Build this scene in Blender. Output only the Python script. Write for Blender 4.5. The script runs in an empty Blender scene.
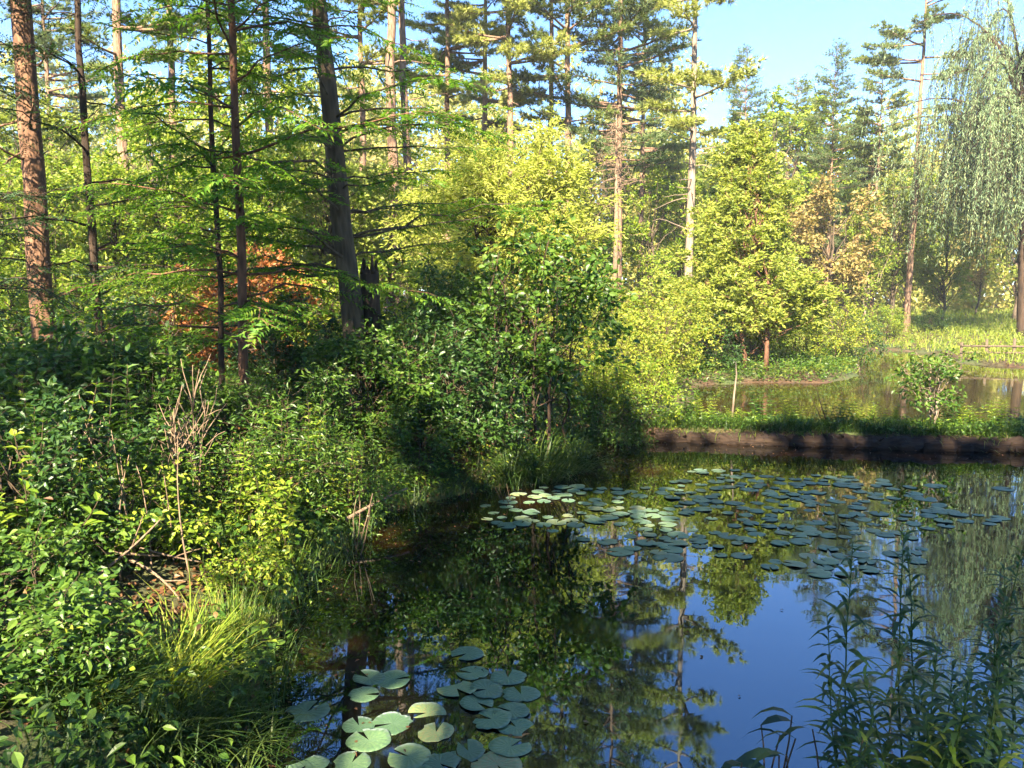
import bpy, math, random
import numpy as np
from mathutils import Vector, Matrix
R = math.radians
sc = bpy.context.scene
COL = sc.collection
UP = np.array([0., 0., 1.])

# ------------------------------------------------------------------ camera numbers (used to turn a picture point + a depth into a place)
FPX, PITCH, CH = 804.0, R(5.96), 2.2
def at(px, py, Y):
    u, v = (px-512)/FPX, (384-py)/FPX
    dy = math.cos(PITCH)+v*math.sin(PITCH); dz = -math.sin(PITCH)+v*math.cos(PITCH)
    t = Y/dy
    return np.array([u*t, Y, CH+dz*t])
def on_water(px, py, zw=0.):
    u, v = (px-512)/FPX, (384-py)/FPX
    dy = math.cos(PITCH)+v*math.sin(PITCH); dz = -math.sin(PITCH)+v*math.cos(PITCH)
    t = (zw-CH)/dz
    return np.array([u*t, dy*t, zw])

# ------------------------------------------------------------------ geometry helpers
def nrm(a):
    a = np.asarray(a, float)
    return a/np.maximum(np.linalg.norm(a, axis=-1, keepdims=True), 1e-9)
class Geo:
    def __init__(s): s.V = []; s.F = {}; s.n = 0
    def add(s, V, faces):
        for F in faces:
            F = np.asarray(F, np.int64)
            s.F.setdefault(F.shape[1], []).append(F+s.n)
        s.V.append(V); s.n += len(V)
    def mesh(s, name, smooth=False):
        me = bpy.data.meshes.new(name)
        V = np.concatenate(s.V).astype(np.float32)
        me.vertices.add(len(V)); me.vertices.foreach_set('co', V.ravel())
        loops, starts, pos = [], [], 0
        for k, L in s.F.items():
            A = np.concatenate(L); loops.append(A.ravel())
            starts.append(pos+np.arange(len(A))*k); pos += A.size
        loops = np.concatenate(loops).astype(np.int32); starts = np.concatenate(starts).astype(np.int32)
        me.loops.add(len(loops)); me.loops.foreach_set('vertex_index', loops)
        me.polygons.add(len(starts)); me.polygons.foreach_set('loop_start', starts)
        me.polygons.foreach_set('use_smooth', np.full(len(starts), smooth, dtype=bool))
        me.update(calc_edges=True)
        return me
def tube(g, pts, rad, sides=7, rng=None, rough=0.):
    pts = np.asarray(pts, float); n = len(pts)
    rad = np.broadcast_to(np.asarray(rad, float), (n,))
    T = nrm(np.gradient(pts, axis=0))
    ref = np.array([1., 0, 0]) if abs(T[:, 0]).mean() < .7 else np.array([0, 1., 0])
    A = nrm(np.cross(T, ref)); B = np.cross(T, A)
    th = np.arange(sides)/sides*2*math.pi
    rr = rad[:, None]*np.ones((1, sides))
    if rng is not None and rough: rr = rr*(1+rough*rng.normal(size=rr.shape))
    V = pts[:, None]+rr[..., None]*(np.cos(th)[None, :, None]*A[:, None]+np.sin(th)[None, :, None]*B[:, None])
    i = np.arange(n-1)[:, None]*sides; j = np.arange(sides)[None]; k = (j+1) % sides
    F = np.stack([i+j, i+k, i+sides+k, i+sides+j], -1).reshape(-1, 4)
    V = V.reshape(-1, 3)
    cap = np.stack([np.full(sides, n*sides), (np.arange(sides)+1) % sides, np.arange(sides)], -1)
    cap2 = np.stack([np.full(sides, n*sides+1), (n-1)*sides+np.arange(sides), (n-1)*sides+(np.arange(sides)+1) % sides], -1)
    V = np.concatenate([V, pts[:1], pts[-1:]])
    g.add(V, [F, cap, cap2])
def tmpl(V, F): return (np.array(V, float), [np.array(f) for f in F])
KITE = tmpl([(0, 0, 0), (.5, .42, .1), (0, 1, -.1), (-.5, .42, .1)], [[[0, 1, 2, 3]]])
NEEDLE = tmpl([(-.5, 0, 0), (.5, 0, 0), (0, 1, -.05)], [[[0, 1, 2]]])
LEAF = tmpl([(0, 0, 0), (.36, .22, .06), (.44, .5, .05), (0, 1, -.2), (-.44, .5, .05), (-.36, .22, .06), (0, .45, -.03)],
            [[[0, 1, 2, 6], [6, 2, 3, 4], [0, 6, 4, 5]]])
def strip(rows):   # rows: (halfwidth, y, z): a ribbon of quads
    V = []
    for w, y, z in rows: V += [(w, y, z), (-w, y, z)]
    F = [[2*i, 2*i+2, 2*i+3, 2*i+1] for i in range(len(rows)-1)]
    return tmpl(V, [F])
LANCE = strip([(.06, 0, 0), (.42, .25, .06), (.5, .5, .04), (.3, .78, -.1), (.02, 1, -.32)])
BLADE = strip([(.5, 0, 0), (.48, .3, 0), (.42, .58, -.06), (.3, .8, -.2), (.03, .97, -.42)])
BLADEUP = strip([(.5, 0, 0), (.45, .4, 0), (.32, .75, -.04), (.03, 1, -.12)])
def place(g, T, P, D, N, L, W, zs=None):
    n = len(P)
    if n == 0: return
    D = nrm(D); X = nrm(np.cross(D, N)); Z = np.cross(X, D)
    L = np.broadcast_to(L, (n,)); W = np.broadcast_to(W, (n,))
    zs = L if zs is None else np.broadcast_to(zs, (n,))
    t, F = T
    V = (P[:, None] + (t[None, :, 0]*W[:, None])[..., None]*X[:, None] + (t[None, :, 1]*L[:, None])[..., None]*D[:, None]
         + (t[None, :, 2]*zs[:, None])[..., None]*Z[:, None])
    k = len(t); off = np.arange(n)[:, None, None]*k
    g.add(V.reshape(-1, 3), [(f[None]+off).reshape(-1, f.shape[1]) for f in F])
def curve(p, d, length, n, rng, wob=.15, grav=0.):
    pts = [np.array(p, float)]; d = nrm(d); st = length/n
    for i in range(n):
        d = nrm(d+rng.normal(size=3)*wob+UP*grav)
        pts.append(pts[-1]+d*st)
    return np.array(pts)
def bez(a, b, c, n):
    t = np.linspace(0, 1, n)[:, None]
    return (1-t)**2*np.asarray(a)+2*t*(1-t)*np.asarray(b)+t*t*np.asarray(c)
def interp(pts, t):
    t = np.clip(np.asarray(t, float), 0, 1)*(len(pts)-1); i = np.minimum(t.astype(int), len(pts)-2); f = (t-i)[..., None]
    return pts[i]*(1-f)+pts[i+1]*f

# ------------------------------------------------------------------ materials
def newmat(name):
    m = bpy.data.materials.new(name); m.use_nodes = True
    nt = m.node_tree; nt.nodes.clear()
    out = nt.nodes.new('ShaderNodeOutputMaterial')
    return m, nt, out
def node(nt, t, **kw):
    n = nt.nodes.new(t)
    for k, v in kw.items():
        if k in n.inputs.keys(): n.inputs[k].default_value = v
        else: setattr(n, k, v)
    return n
def ramp(nt, cols, src, interp_='LINEAR'):
    r = nt.nodes.new('ShaderNodeValToRGB'); e = r.color_ramp.elements
    r.color_ramp.interpolation = interp_
    while len(e) < len(cols): e.new(.5)
    for i, (p, c) in enumerate(cols): e[i].position = p; e[i].color = (*c, 1)
    nt.links.new(src, r.inputs[0]); return r.outputs[0]
def leafmat(name, cols, trans=.35, rough=.5, spec=.35, tmul=(1.25, 1.3, .7)):
    m, nt, out = newmat(name)
    geo = node(nt, 'ShaderNodeNewGeometry')
    n = len(cols)
    c = ramp(nt, [(i/max(1, n-1), k) for i, k in enumerate(cols)], geo.outputs['Random Per Island'])
    b = node(nt, 'ShaderNodeBsdfPrincipled'); b.inputs['Roughness'].default_value = rough; b.inputs['Specular IOR Level'].default_value = spec
    nt.links.new(c, b.inputs['Base Color'])
    t = node(nt, 'ShaderNodeBsdfTranslucent')
    mu = node(nt, 'ShaderNodeMix', data_type='RGBA', blend_type='MULTIPLY'); mu.inputs[0].default_value = 1
    nt.links.new(c, mu.inputs[6]); mu.inputs[7].default_value = (*tmul, 1)
    nt.links.new(mu.outputs[2], t.inputs[0])
    mx = node(nt, 'ShaderNodeMixShader'); mx.inputs[0].default_value = trans
    nt.links.new(b.outputs[0], mx.inputs[1]); nt.links.new(t.outputs[0], mx.inputs[2])
    nt.links.new(mx.outputs[0], out.inputs[0]); return m
def barkmat(name, dark, light, scale=9., stretch=.22, bump=.6, along=1.):
    m, nt, out = newmat(name)
    tc = node(nt, 'ShaderNodeTexCoord'); mp = node(nt, 'ShaderNodeMapping'); mp.inputs['Scale'].default_value = (along, 1, stretch)
    nt.links.new(tc.outputs['Object'], mp.inputs[0])
    no = node(nt, 'ShaderNodeTexNoise', Scale=scale, Detail=6., Roughness=.65); nt.links.new(mp.outputs[0], no.inputs['Vector'])
    vo = node(nt, 'ShaderNodeTexVoronoi', Scale=scale*1.7); nt.links.new(mp.outputs[0], vo.inputs['Vector'])
    ad = node(nt, 'ShaderNodeMath', operation='MULTIPLY'); nt.links.new(no.outputs[0], ad.inputs[0]); nt.links.new(vo.outputs['Distance'], ad.inputs[1])
    c = ramp(nt, [(.1, dark), (.42, light)], ad.outputs[0])
    no2 = node(nt, 'ShaderNodeTexNoise', Scale=1.3, Detail=3.); nt.links.new(tc.outputs['Object'], no2.inputs['Vector'])
    mx = node(nt, 'ShaderNodeMix', data_type='RGBA'); nt.links.new(no2.outputs[0], mx.inputs[0]); nt.links.new(c, mx.inputs[6])
    mx.inputs[7].default_value = tuple(.5*(a+b) for a, b in zip(dark, light))+(1,)
    b = node(nt, 'ShaderNodeBsdfPrincipled'); b.inputs['Roughness'].default_value = .9; b.inputs['Specular IOR Level'].default_value = .2
    nt.links.new(mx.outputs[2], b.inputs['Base Color'])
    bp = node(nt, 'ShaderNodeBump', Strength=bump, Distance=.03); nt.links.new(ad.outputs[0], bp.inputs['Height']); nt.links.new(bp.outputs[0], b.inputs['Normal'])
    nt.links.new(b.outputs[0], out.inputs[0]); return m

M = {}
M['pine_bark'] = barkmat('pine_bark', (.06, .034, .024), (.31, .195, .13), 11, .25, 1.)
M['red_bark'] = barkmat('red_bark', (.045, .022, .014), (.20, .10, .06), 14)
M['dark_bark'] = barkmat('dark_bark', (.014, .010, .008), (.07, .045, .03))
M['grey_bark'] = barkmat('grey_bark', (.03, .022, .016), (.14, .105, .07), 12, .18, 1.)
M['pale_bark'] = barkmat('pale_bark', (.085, .06, .045), (.33, .255, .19), 12, .2, .9)
M['twig'] = barkmat('twig', (.03, .02, .013), (.10, .07, .045), 20)
M['dry_stem'] = barkmat('dry_stem', (.08, .052, .036), (.27, .19, .125), 25)
M['log_bark'] = barkmat('log_bark', (.008, .005, .004), (.045, .028, .018), 14, 1., 1., .14)
M['rail_wood'] = barkmat('rail_wood', (.05, .038, .028), (.15, .11, .075), 12)
M['orange_bark'] = barkmat('orange_bark', (.045, .024, .016), (.235, .13, .078), 12, .25, 1.)
M['pine_needle'] = leafmat('pine_needle', [(.10, .16, .045), (.15, .20, .055), (.22, .24, .06), (.12, .18, .055)], .4)
M['pine_pale'] = leafmat('pine_pale', [(.24, .29, .07), (.33, .36, .09), (.42, .41, .12)], .45)
M['pine_blue'] = leafmat('pine_blue', [(.07, .13, .055), (.12, .18, .07), (.19, .22, .08)], .4)
M['cypress'] = leafmat('cypress', [(.065, .16, .018), (.095, .21, .02), (.14, .26, .025), (.20, .28, .03)], .55)
M['hemlock'] = leafmat('hemlock', [(.012, .035, .012), (.025, .06, .016), (.04, .085, .02)], .3)
M['yellowgreen'] = leafmat('yellowgreen', [(.22, .28, .04), (.32, .36, .055), (.39, .42, .08), (.48, .47, .13), (.36, .40, .07)], .5)
M['golden'] = leafmat('golden', [(.10, .17, .02), (.19, .25, .03), (.32, .33, .04), (.14, .20, .02), (.40, .38, .06)], .45)
M['cedar'] = leafmat('cedar', [(.13, .18, .03), (.21, .27, .04), (.29, .33, .055), (.38, .39, .07), (.16, .22, .035)], .45)
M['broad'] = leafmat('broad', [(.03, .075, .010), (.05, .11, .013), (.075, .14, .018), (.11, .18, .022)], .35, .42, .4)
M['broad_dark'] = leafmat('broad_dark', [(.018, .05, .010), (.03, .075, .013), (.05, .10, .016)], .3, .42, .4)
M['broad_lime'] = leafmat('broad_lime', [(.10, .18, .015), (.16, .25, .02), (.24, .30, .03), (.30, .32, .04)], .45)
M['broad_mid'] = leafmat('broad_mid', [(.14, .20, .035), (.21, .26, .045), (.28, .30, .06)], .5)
M['far_leaf'] = leafmat('far_leaf', [(.20, .25, .06), (.30, .32, .08), (.40, .38, .11), (.36, .28, .10)], .5)
M['rust'] = leafmat('rust', [(.32, .10, .03), (.42, .17, .05), (.25, .07, .025), (.40, .22, .08)], .4)
M['orange_leaf'] = leafmat('orange_leaf', [(.30, .22, .08), (.36, .27, .10), (.20, .21, .06), (.30, .18, .08)], .4)
M['willow'] = leafmat('willow', [(.12, .20, .11), (.18, .26, .14), (.26, .31, .15), (.15, .23, .13)], .45)
M['grass'] = leafmat('grass', [(.05, .11, .012), (.09, .16, .018), (.14, .19, .025), (.24, .21, .06)], .4)
M['sedge'] = leafmat('sedge', [(.02, .05, .010), (.04, .08, .014), (.07, .10, .02)], .35)
M['lime_grass'] = leafmat('lime_grass', [(.14, .22, .02), (.22, .28, .03), (.30, .30, .06)], .45)
M['aster'] = leafmat('aster', [(.02, .055, .018), (.035, .085, .022), (.06, .115, .025), (.05, .10, .022), (.13, .15, .03)], .35)
M['pickerel'] = leafmat('pickerel', [(.012, .035, .016), (.025, .055, .02)], .25)
M['litter'] = leafmat('litter', [(.10, .042, .018), (.15, .07, .028), (.06, .03, .014), (.19, .11, .045)], .2)

def padmat(name, a, b):
    m, nt, out = newmat(name)
    tc = node(nt, 'ShaderNodeTexCoord'); oi = node(nt, 'ShaderNodeObjectInfo')
    no = node(nt, 'ShaderNodeTexNoise', Scale=9., Detail=4.); nt.links.new(tc.outputs['Object'], no.inputs['Vector'])
    ad = node(nt, 'ShaderNodeMath', operation='ADD'); nt.links.new(no.outputs[0], ad.inputs[0]); nt.links.new(oi.outputs['Random'], ad.inputs[1])
    c = ramp(nt, [(.2, tuple(.8*x for x in a)), (.45, a), (.65, b), (.86, (.15, .20, .06)), (.97, (.22, .17, .05))], node_half(nt, ad.outputs[0]))
    # veins from the stalk point
    gr = node(nt, 'ShaderNodeTexGradient', gradient_type='RADIAL'); nt.links.new(tc.outputs['Object'], gr.inputs[0])
    sn = node(nt, 'ShaderNodeMath', operation='MULTIPLY'); nt.links.new(gr.outputs['Fac'], sn.inputs[0]); sn.inputs[1].default_value = 2*math.pi*17
    s2 = node(nt, 'ShaderNodeMath', operation='SINE'); nt.links.new(sn.outputs[0], s2.inputs[0])
    b_ = node(nt, 'ShaderNodeBsdfPrincipled'); b_.inputs['Roughness'].default_value = .52; b_.inputs['Specular IOR Level'].default_value = 1.
    b_.inputs['Sheen Tint'].default_value = (.7, .9, .9, 1); b_.inputs['Sheen Weight'].default_value = .14; b_.inputs['Sheen Roughness'].default_value = .45
    nt.links.new(c, b_.inputs['Base Color'])
    bp = node(nt, 'ShaderNodeBump', Strength=.25, Distance=.004); nt.links.new(s2.outputs[0], bp.inputs['Height'])
    bp2 = node(nt, 'ShaderNodeBump', Strength=.25, Distance=.01); nt.links.new(no.outputs[0], bp2.inputs['Height']); nt.links.new(bp.outputs[0], bp2.inputs['Normal'])
    nt.links.new(bp2.outputs[0], b_.inputs['Normal'])
    nt.links.new(b_.outputs[0], out.inputs[0]); return m
def node_half(nt, s):
    d = node(nt, 'ShaderNodeMath', operation='MULTIPLY'); nt.links.new(s, d.inputs[0]); d.inputs[1].default_value = .62; return d.outputs[0]
M['pad'] = padmat('pad', (.05, .11, .04), (.09, .165, .06))

def groundmat():
    m, nt, out = newmat('forest_soil')
    tc = node(nt, 'ShaderNodeTexCoord')
    n1 = node(nt, 'ShaderNodeTexNoise', Scale=.8, Detail=6.); n2 = node(nt, 'ShaderNodeTexNoise', Scale=14., Detail=8., Roughness=.7)
    for n in (n1, n2): nt.links.new(tc.outputs['Object'], n.inputs['Vector'])
    c1 = ramp(nt, [(.3, (.022, .014, .008)), (.55, (.075, .038, .017)), (.75, (.15, .075, .03))], n2.outputs[0])
    c2 = ramp(nt, [(.3, (.02, .03, .008)), (.7, (.07, .10, .02))], n2.outputs[0])
    f = ramp(nt, [(.42, (0, 0, 0)), (.6, (1, 1, 1))], n1.outputs[0])
    mx = node(nt, 'ShaderNodeMix', data_type='RGBA'); nt.links.new(f, mx.inputs[0]); nt.links.new(c1, mx.inputs[6]); nt.links.new(c2, mx.inputs[7])
    b = node(nt, 'ShaderNodeBsdfPrincipled'); b.inputs['Roughness'].default_value = .95; nt.links.new(mx.outputs[2], b.inputs['Base Color'])
    bp = node(nt, 'ShaderNodeBump', Strength=.8, Distance=.05); nt.links.new(n2.outputs[0], bp.inputs['Height']); nt.links.new(bp.outputs[0], b.inputs['Normal'])
    nt.links.new(b.outputs[0], out.inputs[0]); return m
M['soil'] = groundmat()
def watermat(name, a, b_, ior, rough, bump):
    m, nt, out = newmat(name)
    tc = node(nt, 'ShaderNodeTexCoord')
    n1 = node(nt, 'ShaderNodeTexNoise', Scale=.55, Detail=5.); nt.links.new(tc.outputs['Object'], n1.inputs['Vector'])
    c = ramp(nt, [(.5, a), (.72, b_)], n1.outputs[0])
    b = node(nt, 'ShaderNodeBsdfPrincipled'); b.inputs['Roughness'].default_value = rough; b.inputs['IOR'].default_value = ior; b.inputs['Specular Tint'].default_value = (.50, .78, 1, 1)  # blue tint puts extra sky colour into the reflection
    nt.links.new(c, b.inputs['Base Color'])
    n3 = node(nt, 'ShaderNodeTexNoise', Scale=1.1, Detail=5., Roughness=.6); nt.links.new(tc.outputs['Object'], n3.inputs['Vector'])
    mr = node(nt, 'ShaderNodeMapRange'); mr.inputs[1].default_value = .5; mr.inputs[2].default_value = .75; mr.inputs[3].default_value = rough; mr.inputs[4].default_value = rough+.06
    nt.links.new(n3.outputs[0], mr.inputs[0]); nt.links.new(mr.outputs[0], b.inputs['Roughness'])
    n2 = node(nt, 'ShaderNodeTexNoise', Scale=3.2, Detail=2.); nt.links.new(tc.outputs['Object'], n2.inputs['Vector'])
    bp = node(nt, 'ShaderNodeBump', Strength=bump, Distance=.02); nt.links.new(n2.outputs[0], bp.inputs['Height']); nt.links.new(bp.outputs[0], b.inputs['Normal'])
    nt.links.new(b.outputs[0], out.inputs[0]); return m
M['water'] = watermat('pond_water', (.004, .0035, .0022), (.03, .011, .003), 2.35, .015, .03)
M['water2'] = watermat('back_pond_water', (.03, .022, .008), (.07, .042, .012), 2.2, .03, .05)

# ------------------------------------------------------------------ object helpers
def obj(name, me, mat=None, parent=None, loc=None):
    o = bpy.data.objects.new(name, me); COL.objects.link(o)
    if mat is not None and not me.materials: me.materials.append(mat)
    if parent is not None: o.parent = parent
    if loc is not None: o.location = [float(v) for v in loc]
    return o
def tag(o, label=None, cat=None, group=None, kind=None):
    for k, v in (('label', label), ('category', cat), ('group', group), ('kind', kind)):
        if v: o[k] = v
    return o
PROTO = {}     # kind -> list of (part name, mesh)
def put(kind, name, loc, rz=0., s=1., sz=None, lean=(0, 0), label=None, cat=None, group=None):
    r = bpy.data.objects.new(name, None); COL.objects.link(r); r.empty_display_size = .2
    r.location = [float(v) for v in loc]; r.rotation_euler = (Matrix.Rotation(lean[0], 3, 'X') @ Matrix.Rotation(lean[1], 3, 'Y') @ Matrix.Rotation(rz, 3, 'Z')).to_euler(); r.scale = (s, s, s if sz is None else sz)
    tag(r, label, cat, group)
    for pn, me in PROTO[kind]:
        o = bpy.data.objects.new(pn, me); COL.objects.link(o); o.parent = r
    return r
def proto(kind, *parts):
    L = []
    for pn, g, mat, smooth in parts:
        if g.n == 0: continue
        me = g.mesh(pn, smooth); me.materials.append(M[mat]); L.append((pn, me))
    PROTO[kind] = L

# ------------------------------------------------------------------ terrain
S1 = np.array([(-1.0, 2.7), (-1.25, 3.8), (-1.5, 5.5), (-1.48, 6.5), (-1.3, 8), (-.4, 9.0), (.5, 9.5), (.9, 10.5), (1.25, 12.2), (2.6, 12.5),
               (7.3, 11.6), (12, 11), (30, 10.2), (30, 3.4), (6, 2.9), (2.2, 2.75), (.5, 2.7)])
S2 = np.array([(2.6, 13.5), (3.7, 16), (4.4, 19.6), (6, 20.4), (8, 20.3), (9.5, 22), (11.5, 27), (13.5, 33), (16, 34), (16.3, 30), (14.8, 26.6), (16, 24.8), (22, 23.5), (34, 23),
               (34, 11.7), (12, 12.2), (7.3, 12.8)])
def sdist(P, S):
    P = np.asarray(P, float); d = np.full(len(P), 1e9); ins = np.zeros(len(P), bool)
    for i in range(len(S)):
        a, b = S[i], S[(i+1) % len(S)]
        e = b-a; w = P-a
        t = np.clip((w@e)/(e@e), 0, 1)
        d = np.minimum(d, np.linalg.norm(w-t[:, None]*e, axis=1))
        c = ((a[1] <= P[:, 1]) & (P[:, 1] < b[1]) & (e[0]*w[:, 1]-e[1]*w[:, 0] > 0)) | ((b[1] <= P[:, 1]) & (P[:, 1] < a[1]) & (e[0]*w[:, 1]-e[1]*w[:, 0] < 0))
        ins ^= c
    return np.where(ins, -d, d)
Z2 = .10
def smooth(x): x = np.clip(x, 0, 1); return x*x*(3-2*x)
def hills(x, y):
    return (.07*np.sin(x*1.7+y*.6)+.06*np.sin(y*1.9-x*.8+1.3)+.04*np.sin(x*3.7+2)+.04*np.sin(y*4.1+x))
def gz(P):
    P = np.atleast_2d(np.asarray(P, float))[:, :2]
    d1, d2 = sdist(P, S1), sdist(P, S2)
    x, y = P[:, 0], P[:, 1]
    land = .42+.45*smooth(d1/4)+hills(x, y)*smooth(d1/.8)+.055*np.clip(y-14, 0, 30)*smooth((9-x)/8)
    land = np.where(y < 3.2, .5+.05*hills(x, y), land)
    far = smooth((x-7)/5)*smooth((y-18)/5)
    land = land*(1-far)+(.42+.1*hills(x, y)+.03*np.clip(y-26, 0, 60))*far
    z = np.where(d1 > 0, land*smooth(d1/1.1+.03)-.02, -.5*smooth(-d1/1.2)-.02)
    z2 = np.where(d2 > 0, Z2+.13*smooth(d2/.5)+np.maximum(land-Z2-.13, 0)*smooth(d2/5), Z2-.4*smooth(-d2/1.))
    w = smooth((P[:, 1]-(12.75-.06*(P[:, 0]-2.6)))/.5)*smooth((P[:, 0]-1.3)/1.2)    # behind the dam the second pond rules
    dam = np.maximum(.17*smooth(d1/.3), np.where(d2 > 0, Z2+.09*smooth(d2/.3), -9))
    z = np.where((x > 1.4) & (d1 > 0) & (d2 > 0) & (d1 < 1.1) & (d2 < 1.1) & (y > 9), np.minimum(dam, .28)+.05*hills(x*2, y*2), z*(1-w)+z2*w)
    return z
def axis(fine0, fine1, step, lo, hi, gr=1.16):
    a = list(np.arange(fine0, fine1, step)); s = step
    v = a[-1]
    while v < hi: s *= gr; v += s; a.append(v)
    s = step; v = a[0]
    while v > lo: s *= gr; v -= s; a.insert(0, v)
    return np.array(a)
ax, ay = axis(-5, 9, .14, -220, 260), axis(1.5, 15, .12, -90, 330)
X, Y_ = np.meshgrid(ax, ay); PP = np.stack([X.ravel(), Y_.ravel()], 1)
g = Geo(); nx, ny = len(ax), len(ay)
i = np.arange(ny-1)[:, None]*nx+np.arange(nx-1)[None]
g.add(np.column_stack([PP, gz(PP)]), [np.stack([i, i+1, i+1+nx, i+nx], -1).reshape(-1, 4)])
tag(obj('ground', g.mesh('ground', True), M['soil']), kind='structure')
def sheet(name, x0, x1, y0, y1, z, mat):
    g = Geo(); g.add(np.array([(x0, y0, z), (x1, y0, z), (x1, y1, z), (x0, y1, z)], float), [[[0, 1, 2, 3]]])
    tag(obj(name, g.mesh(name), M[mat]), kind='structure')
def polysheet(name, S, z, mat):
    g = Geo(); c = S.mean(0)
    V = np.column_stack([S, np.full(len(S), z)])
    import mathutils.geometry as mg
    tri = mg.tessellate_polygon([[Vector(v) for v in V]])
    F = [list(t) for t in tri]
    g.add(V, [F]); me = g.mesh(name)
    o = obj(name, me, M[mat]); tag(o, kind='structure')
    if me.polygons[0].normal.z < 0: me.flip_normals()
def grow_poly(S, d):
    c = S.mean(0); n = len(S); out = []
    for i in range(n):
        e = nrm(S[(i+1) % n]-S[i-1]); out.append(S[i]+d*np.array([e[1], -e[0]]))
    out = np.array(out)
    if sdist(out[:1]*0+out[0], S)[0] < 0:
        out = np.array([2*S[i]-out[i] for i in range(n)])
    return out
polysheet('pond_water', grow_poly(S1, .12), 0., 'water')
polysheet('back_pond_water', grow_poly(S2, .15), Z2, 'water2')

# ------------------------------------------------------------------ plants: builders
def leaves_at(g, T, P, rng, L, W, flat=.6, outward=None, k=1, jit=.05, down=.15):
    P = np.repeat(P, k, 0); n = len(P)
    P = P+rng.normal(size=(n, 3))*jit
    D = rng.normal(size=(n, 3)); D[:, 2] = D[:, 2]*.5-down
    if outward is not None: D = D*.7+np.repeat(outward, k, 0)
    N = rng.normal(size=(n, 3))*(1-flat)+UP*flat
    s = rng.uniform(.65, 1.25, n)
    place(g, T, P, D, N, L*s, W*s)
def pine(kind, seed, h, r, cb, Lmax, needles='pine_needle', bark='pine_bark', per=4, gap=.75, dead=4, tw=.42, nl=.21, nw=.032, k=20, keep=1., lift=.1):
    rng = np.random.default_rng(seed); gt, gn = Geo(), Geo(); gb = gt
    n = 26; zz = np.linspace(-.4, h, n)
    tp = np.column_stack([np.cumsum(rng.normal(size=n))*.018, np.cumsum(rng.normal(size=n))*.018, zz])
    rad = r*np.clip(1-(np.maximum(zz, 0)/h)**1.3, .06, 1); rad[0] *= 1.35; rad[1] *= 1.12
    tube(gt, tp, rad, 10, rng, .04)
    z = cb; tuftP, tuftD = [], []
    def trunk_at(z): return np.array([np.interp(z, zz, tp[:, 0]), np.interp(z, zz, tp[:, 1]), z])
    for _ in range(dead):       # bare dead branches under the crown
        p = trunk_at(rng.uniform(cb*.35, cb)); a = rng.uniform(0, 6.28); L = rng.uniform(.5, 1.6)
        c = curve(p, (math.cos(a), math.sin(a), rng.uniform(-.2, .25)), L, 5, rng, .15); tube(gb, c, np.linspace(.022, .006, 6), 5)
    while z < h-.3:
        t = (z-cb)/(h-cb); prof = (1-t)**.75*(.55+.9*min(t*2.2, .5)) if t > .03 else .5
        for b in range(max(2, int(per*(1 if t < .8 else .8)+rng.uniform(-.6, 1)))):
            if rng.random() > keep: continue
            a = rng.uniform(0, 6.28); L = Lmax*prof*rng.uniform(.55, 1.2)+.25
            p = trunk_at(z+rng.uniform(-.2, .2))
            out = np.array([math.cos(a), math.sin(a), 0]); side = np.array([-out[1], out[0], 0])
            e = p+out*L+UP*L*(lift+.5*t*t+rng.uniform(-.1, .1)); m_ = p+out*L*.55+UP*L*(lift*.2-.06+.3*t)
            c = bez(p, m_, e, 9)+rng.normal(size=(9, 3))*.03*L*np.linspace(0, 1, 9)[:, None]*.5
            tube(gb, c, np.linspace(.012+.016*L, .006, 9), 5)
            nt_ = max(3, int(L/.13))
            for q in range(nt_):
                s = .3+.7*(q+rng.uniform(0, .8))/nt_
                if s > 1: s = 1
                bp = interp(c, s); sg = 1 if q % 2 else -1
                wl = (tw+.5*(1-s)*min(L, 2.2)*.35)*rng.uniform(.6, 1.2)
                d = nrm(out*.75+side*sg*rng.uniform(.4, .9)+UP*rng.uniform(0, .35))
                m2 = max(2, int(wl/.12))
                ts = (np.arange(m2)+.7)/m2
                tuftP.append(bp+d*wl*ts[:, None]); tuftD.append(np.repeat(d[None], m2, 0))
                if q % 2 == 0: tube(gb, np.array([bp, bp+d*wl]), (.006, .003), 3)
        z += gap*rng.uniform(.7, 1.3)*(1-.4*t)
    P = np.concatenate(tuftP); D = np.concatenate(tuftD)
    P = np.repeat(P+rng.normal(size=P.shape)*.04, k, 0); D = np.repeat(D, k, 0); m = len(P)
    dd = D*.75+rng.normal(size=(m, 3))*.55+UP*.25
    place(gn, NEEDLE, P, dd, rng.normal(size=(m, 3))+UP*.4, nl*rng.uniform(.7, 1.2, m), nw)
    proto(kind, ('trunk', gt, bark, True), ('crown', gn, needles, False))
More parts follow.
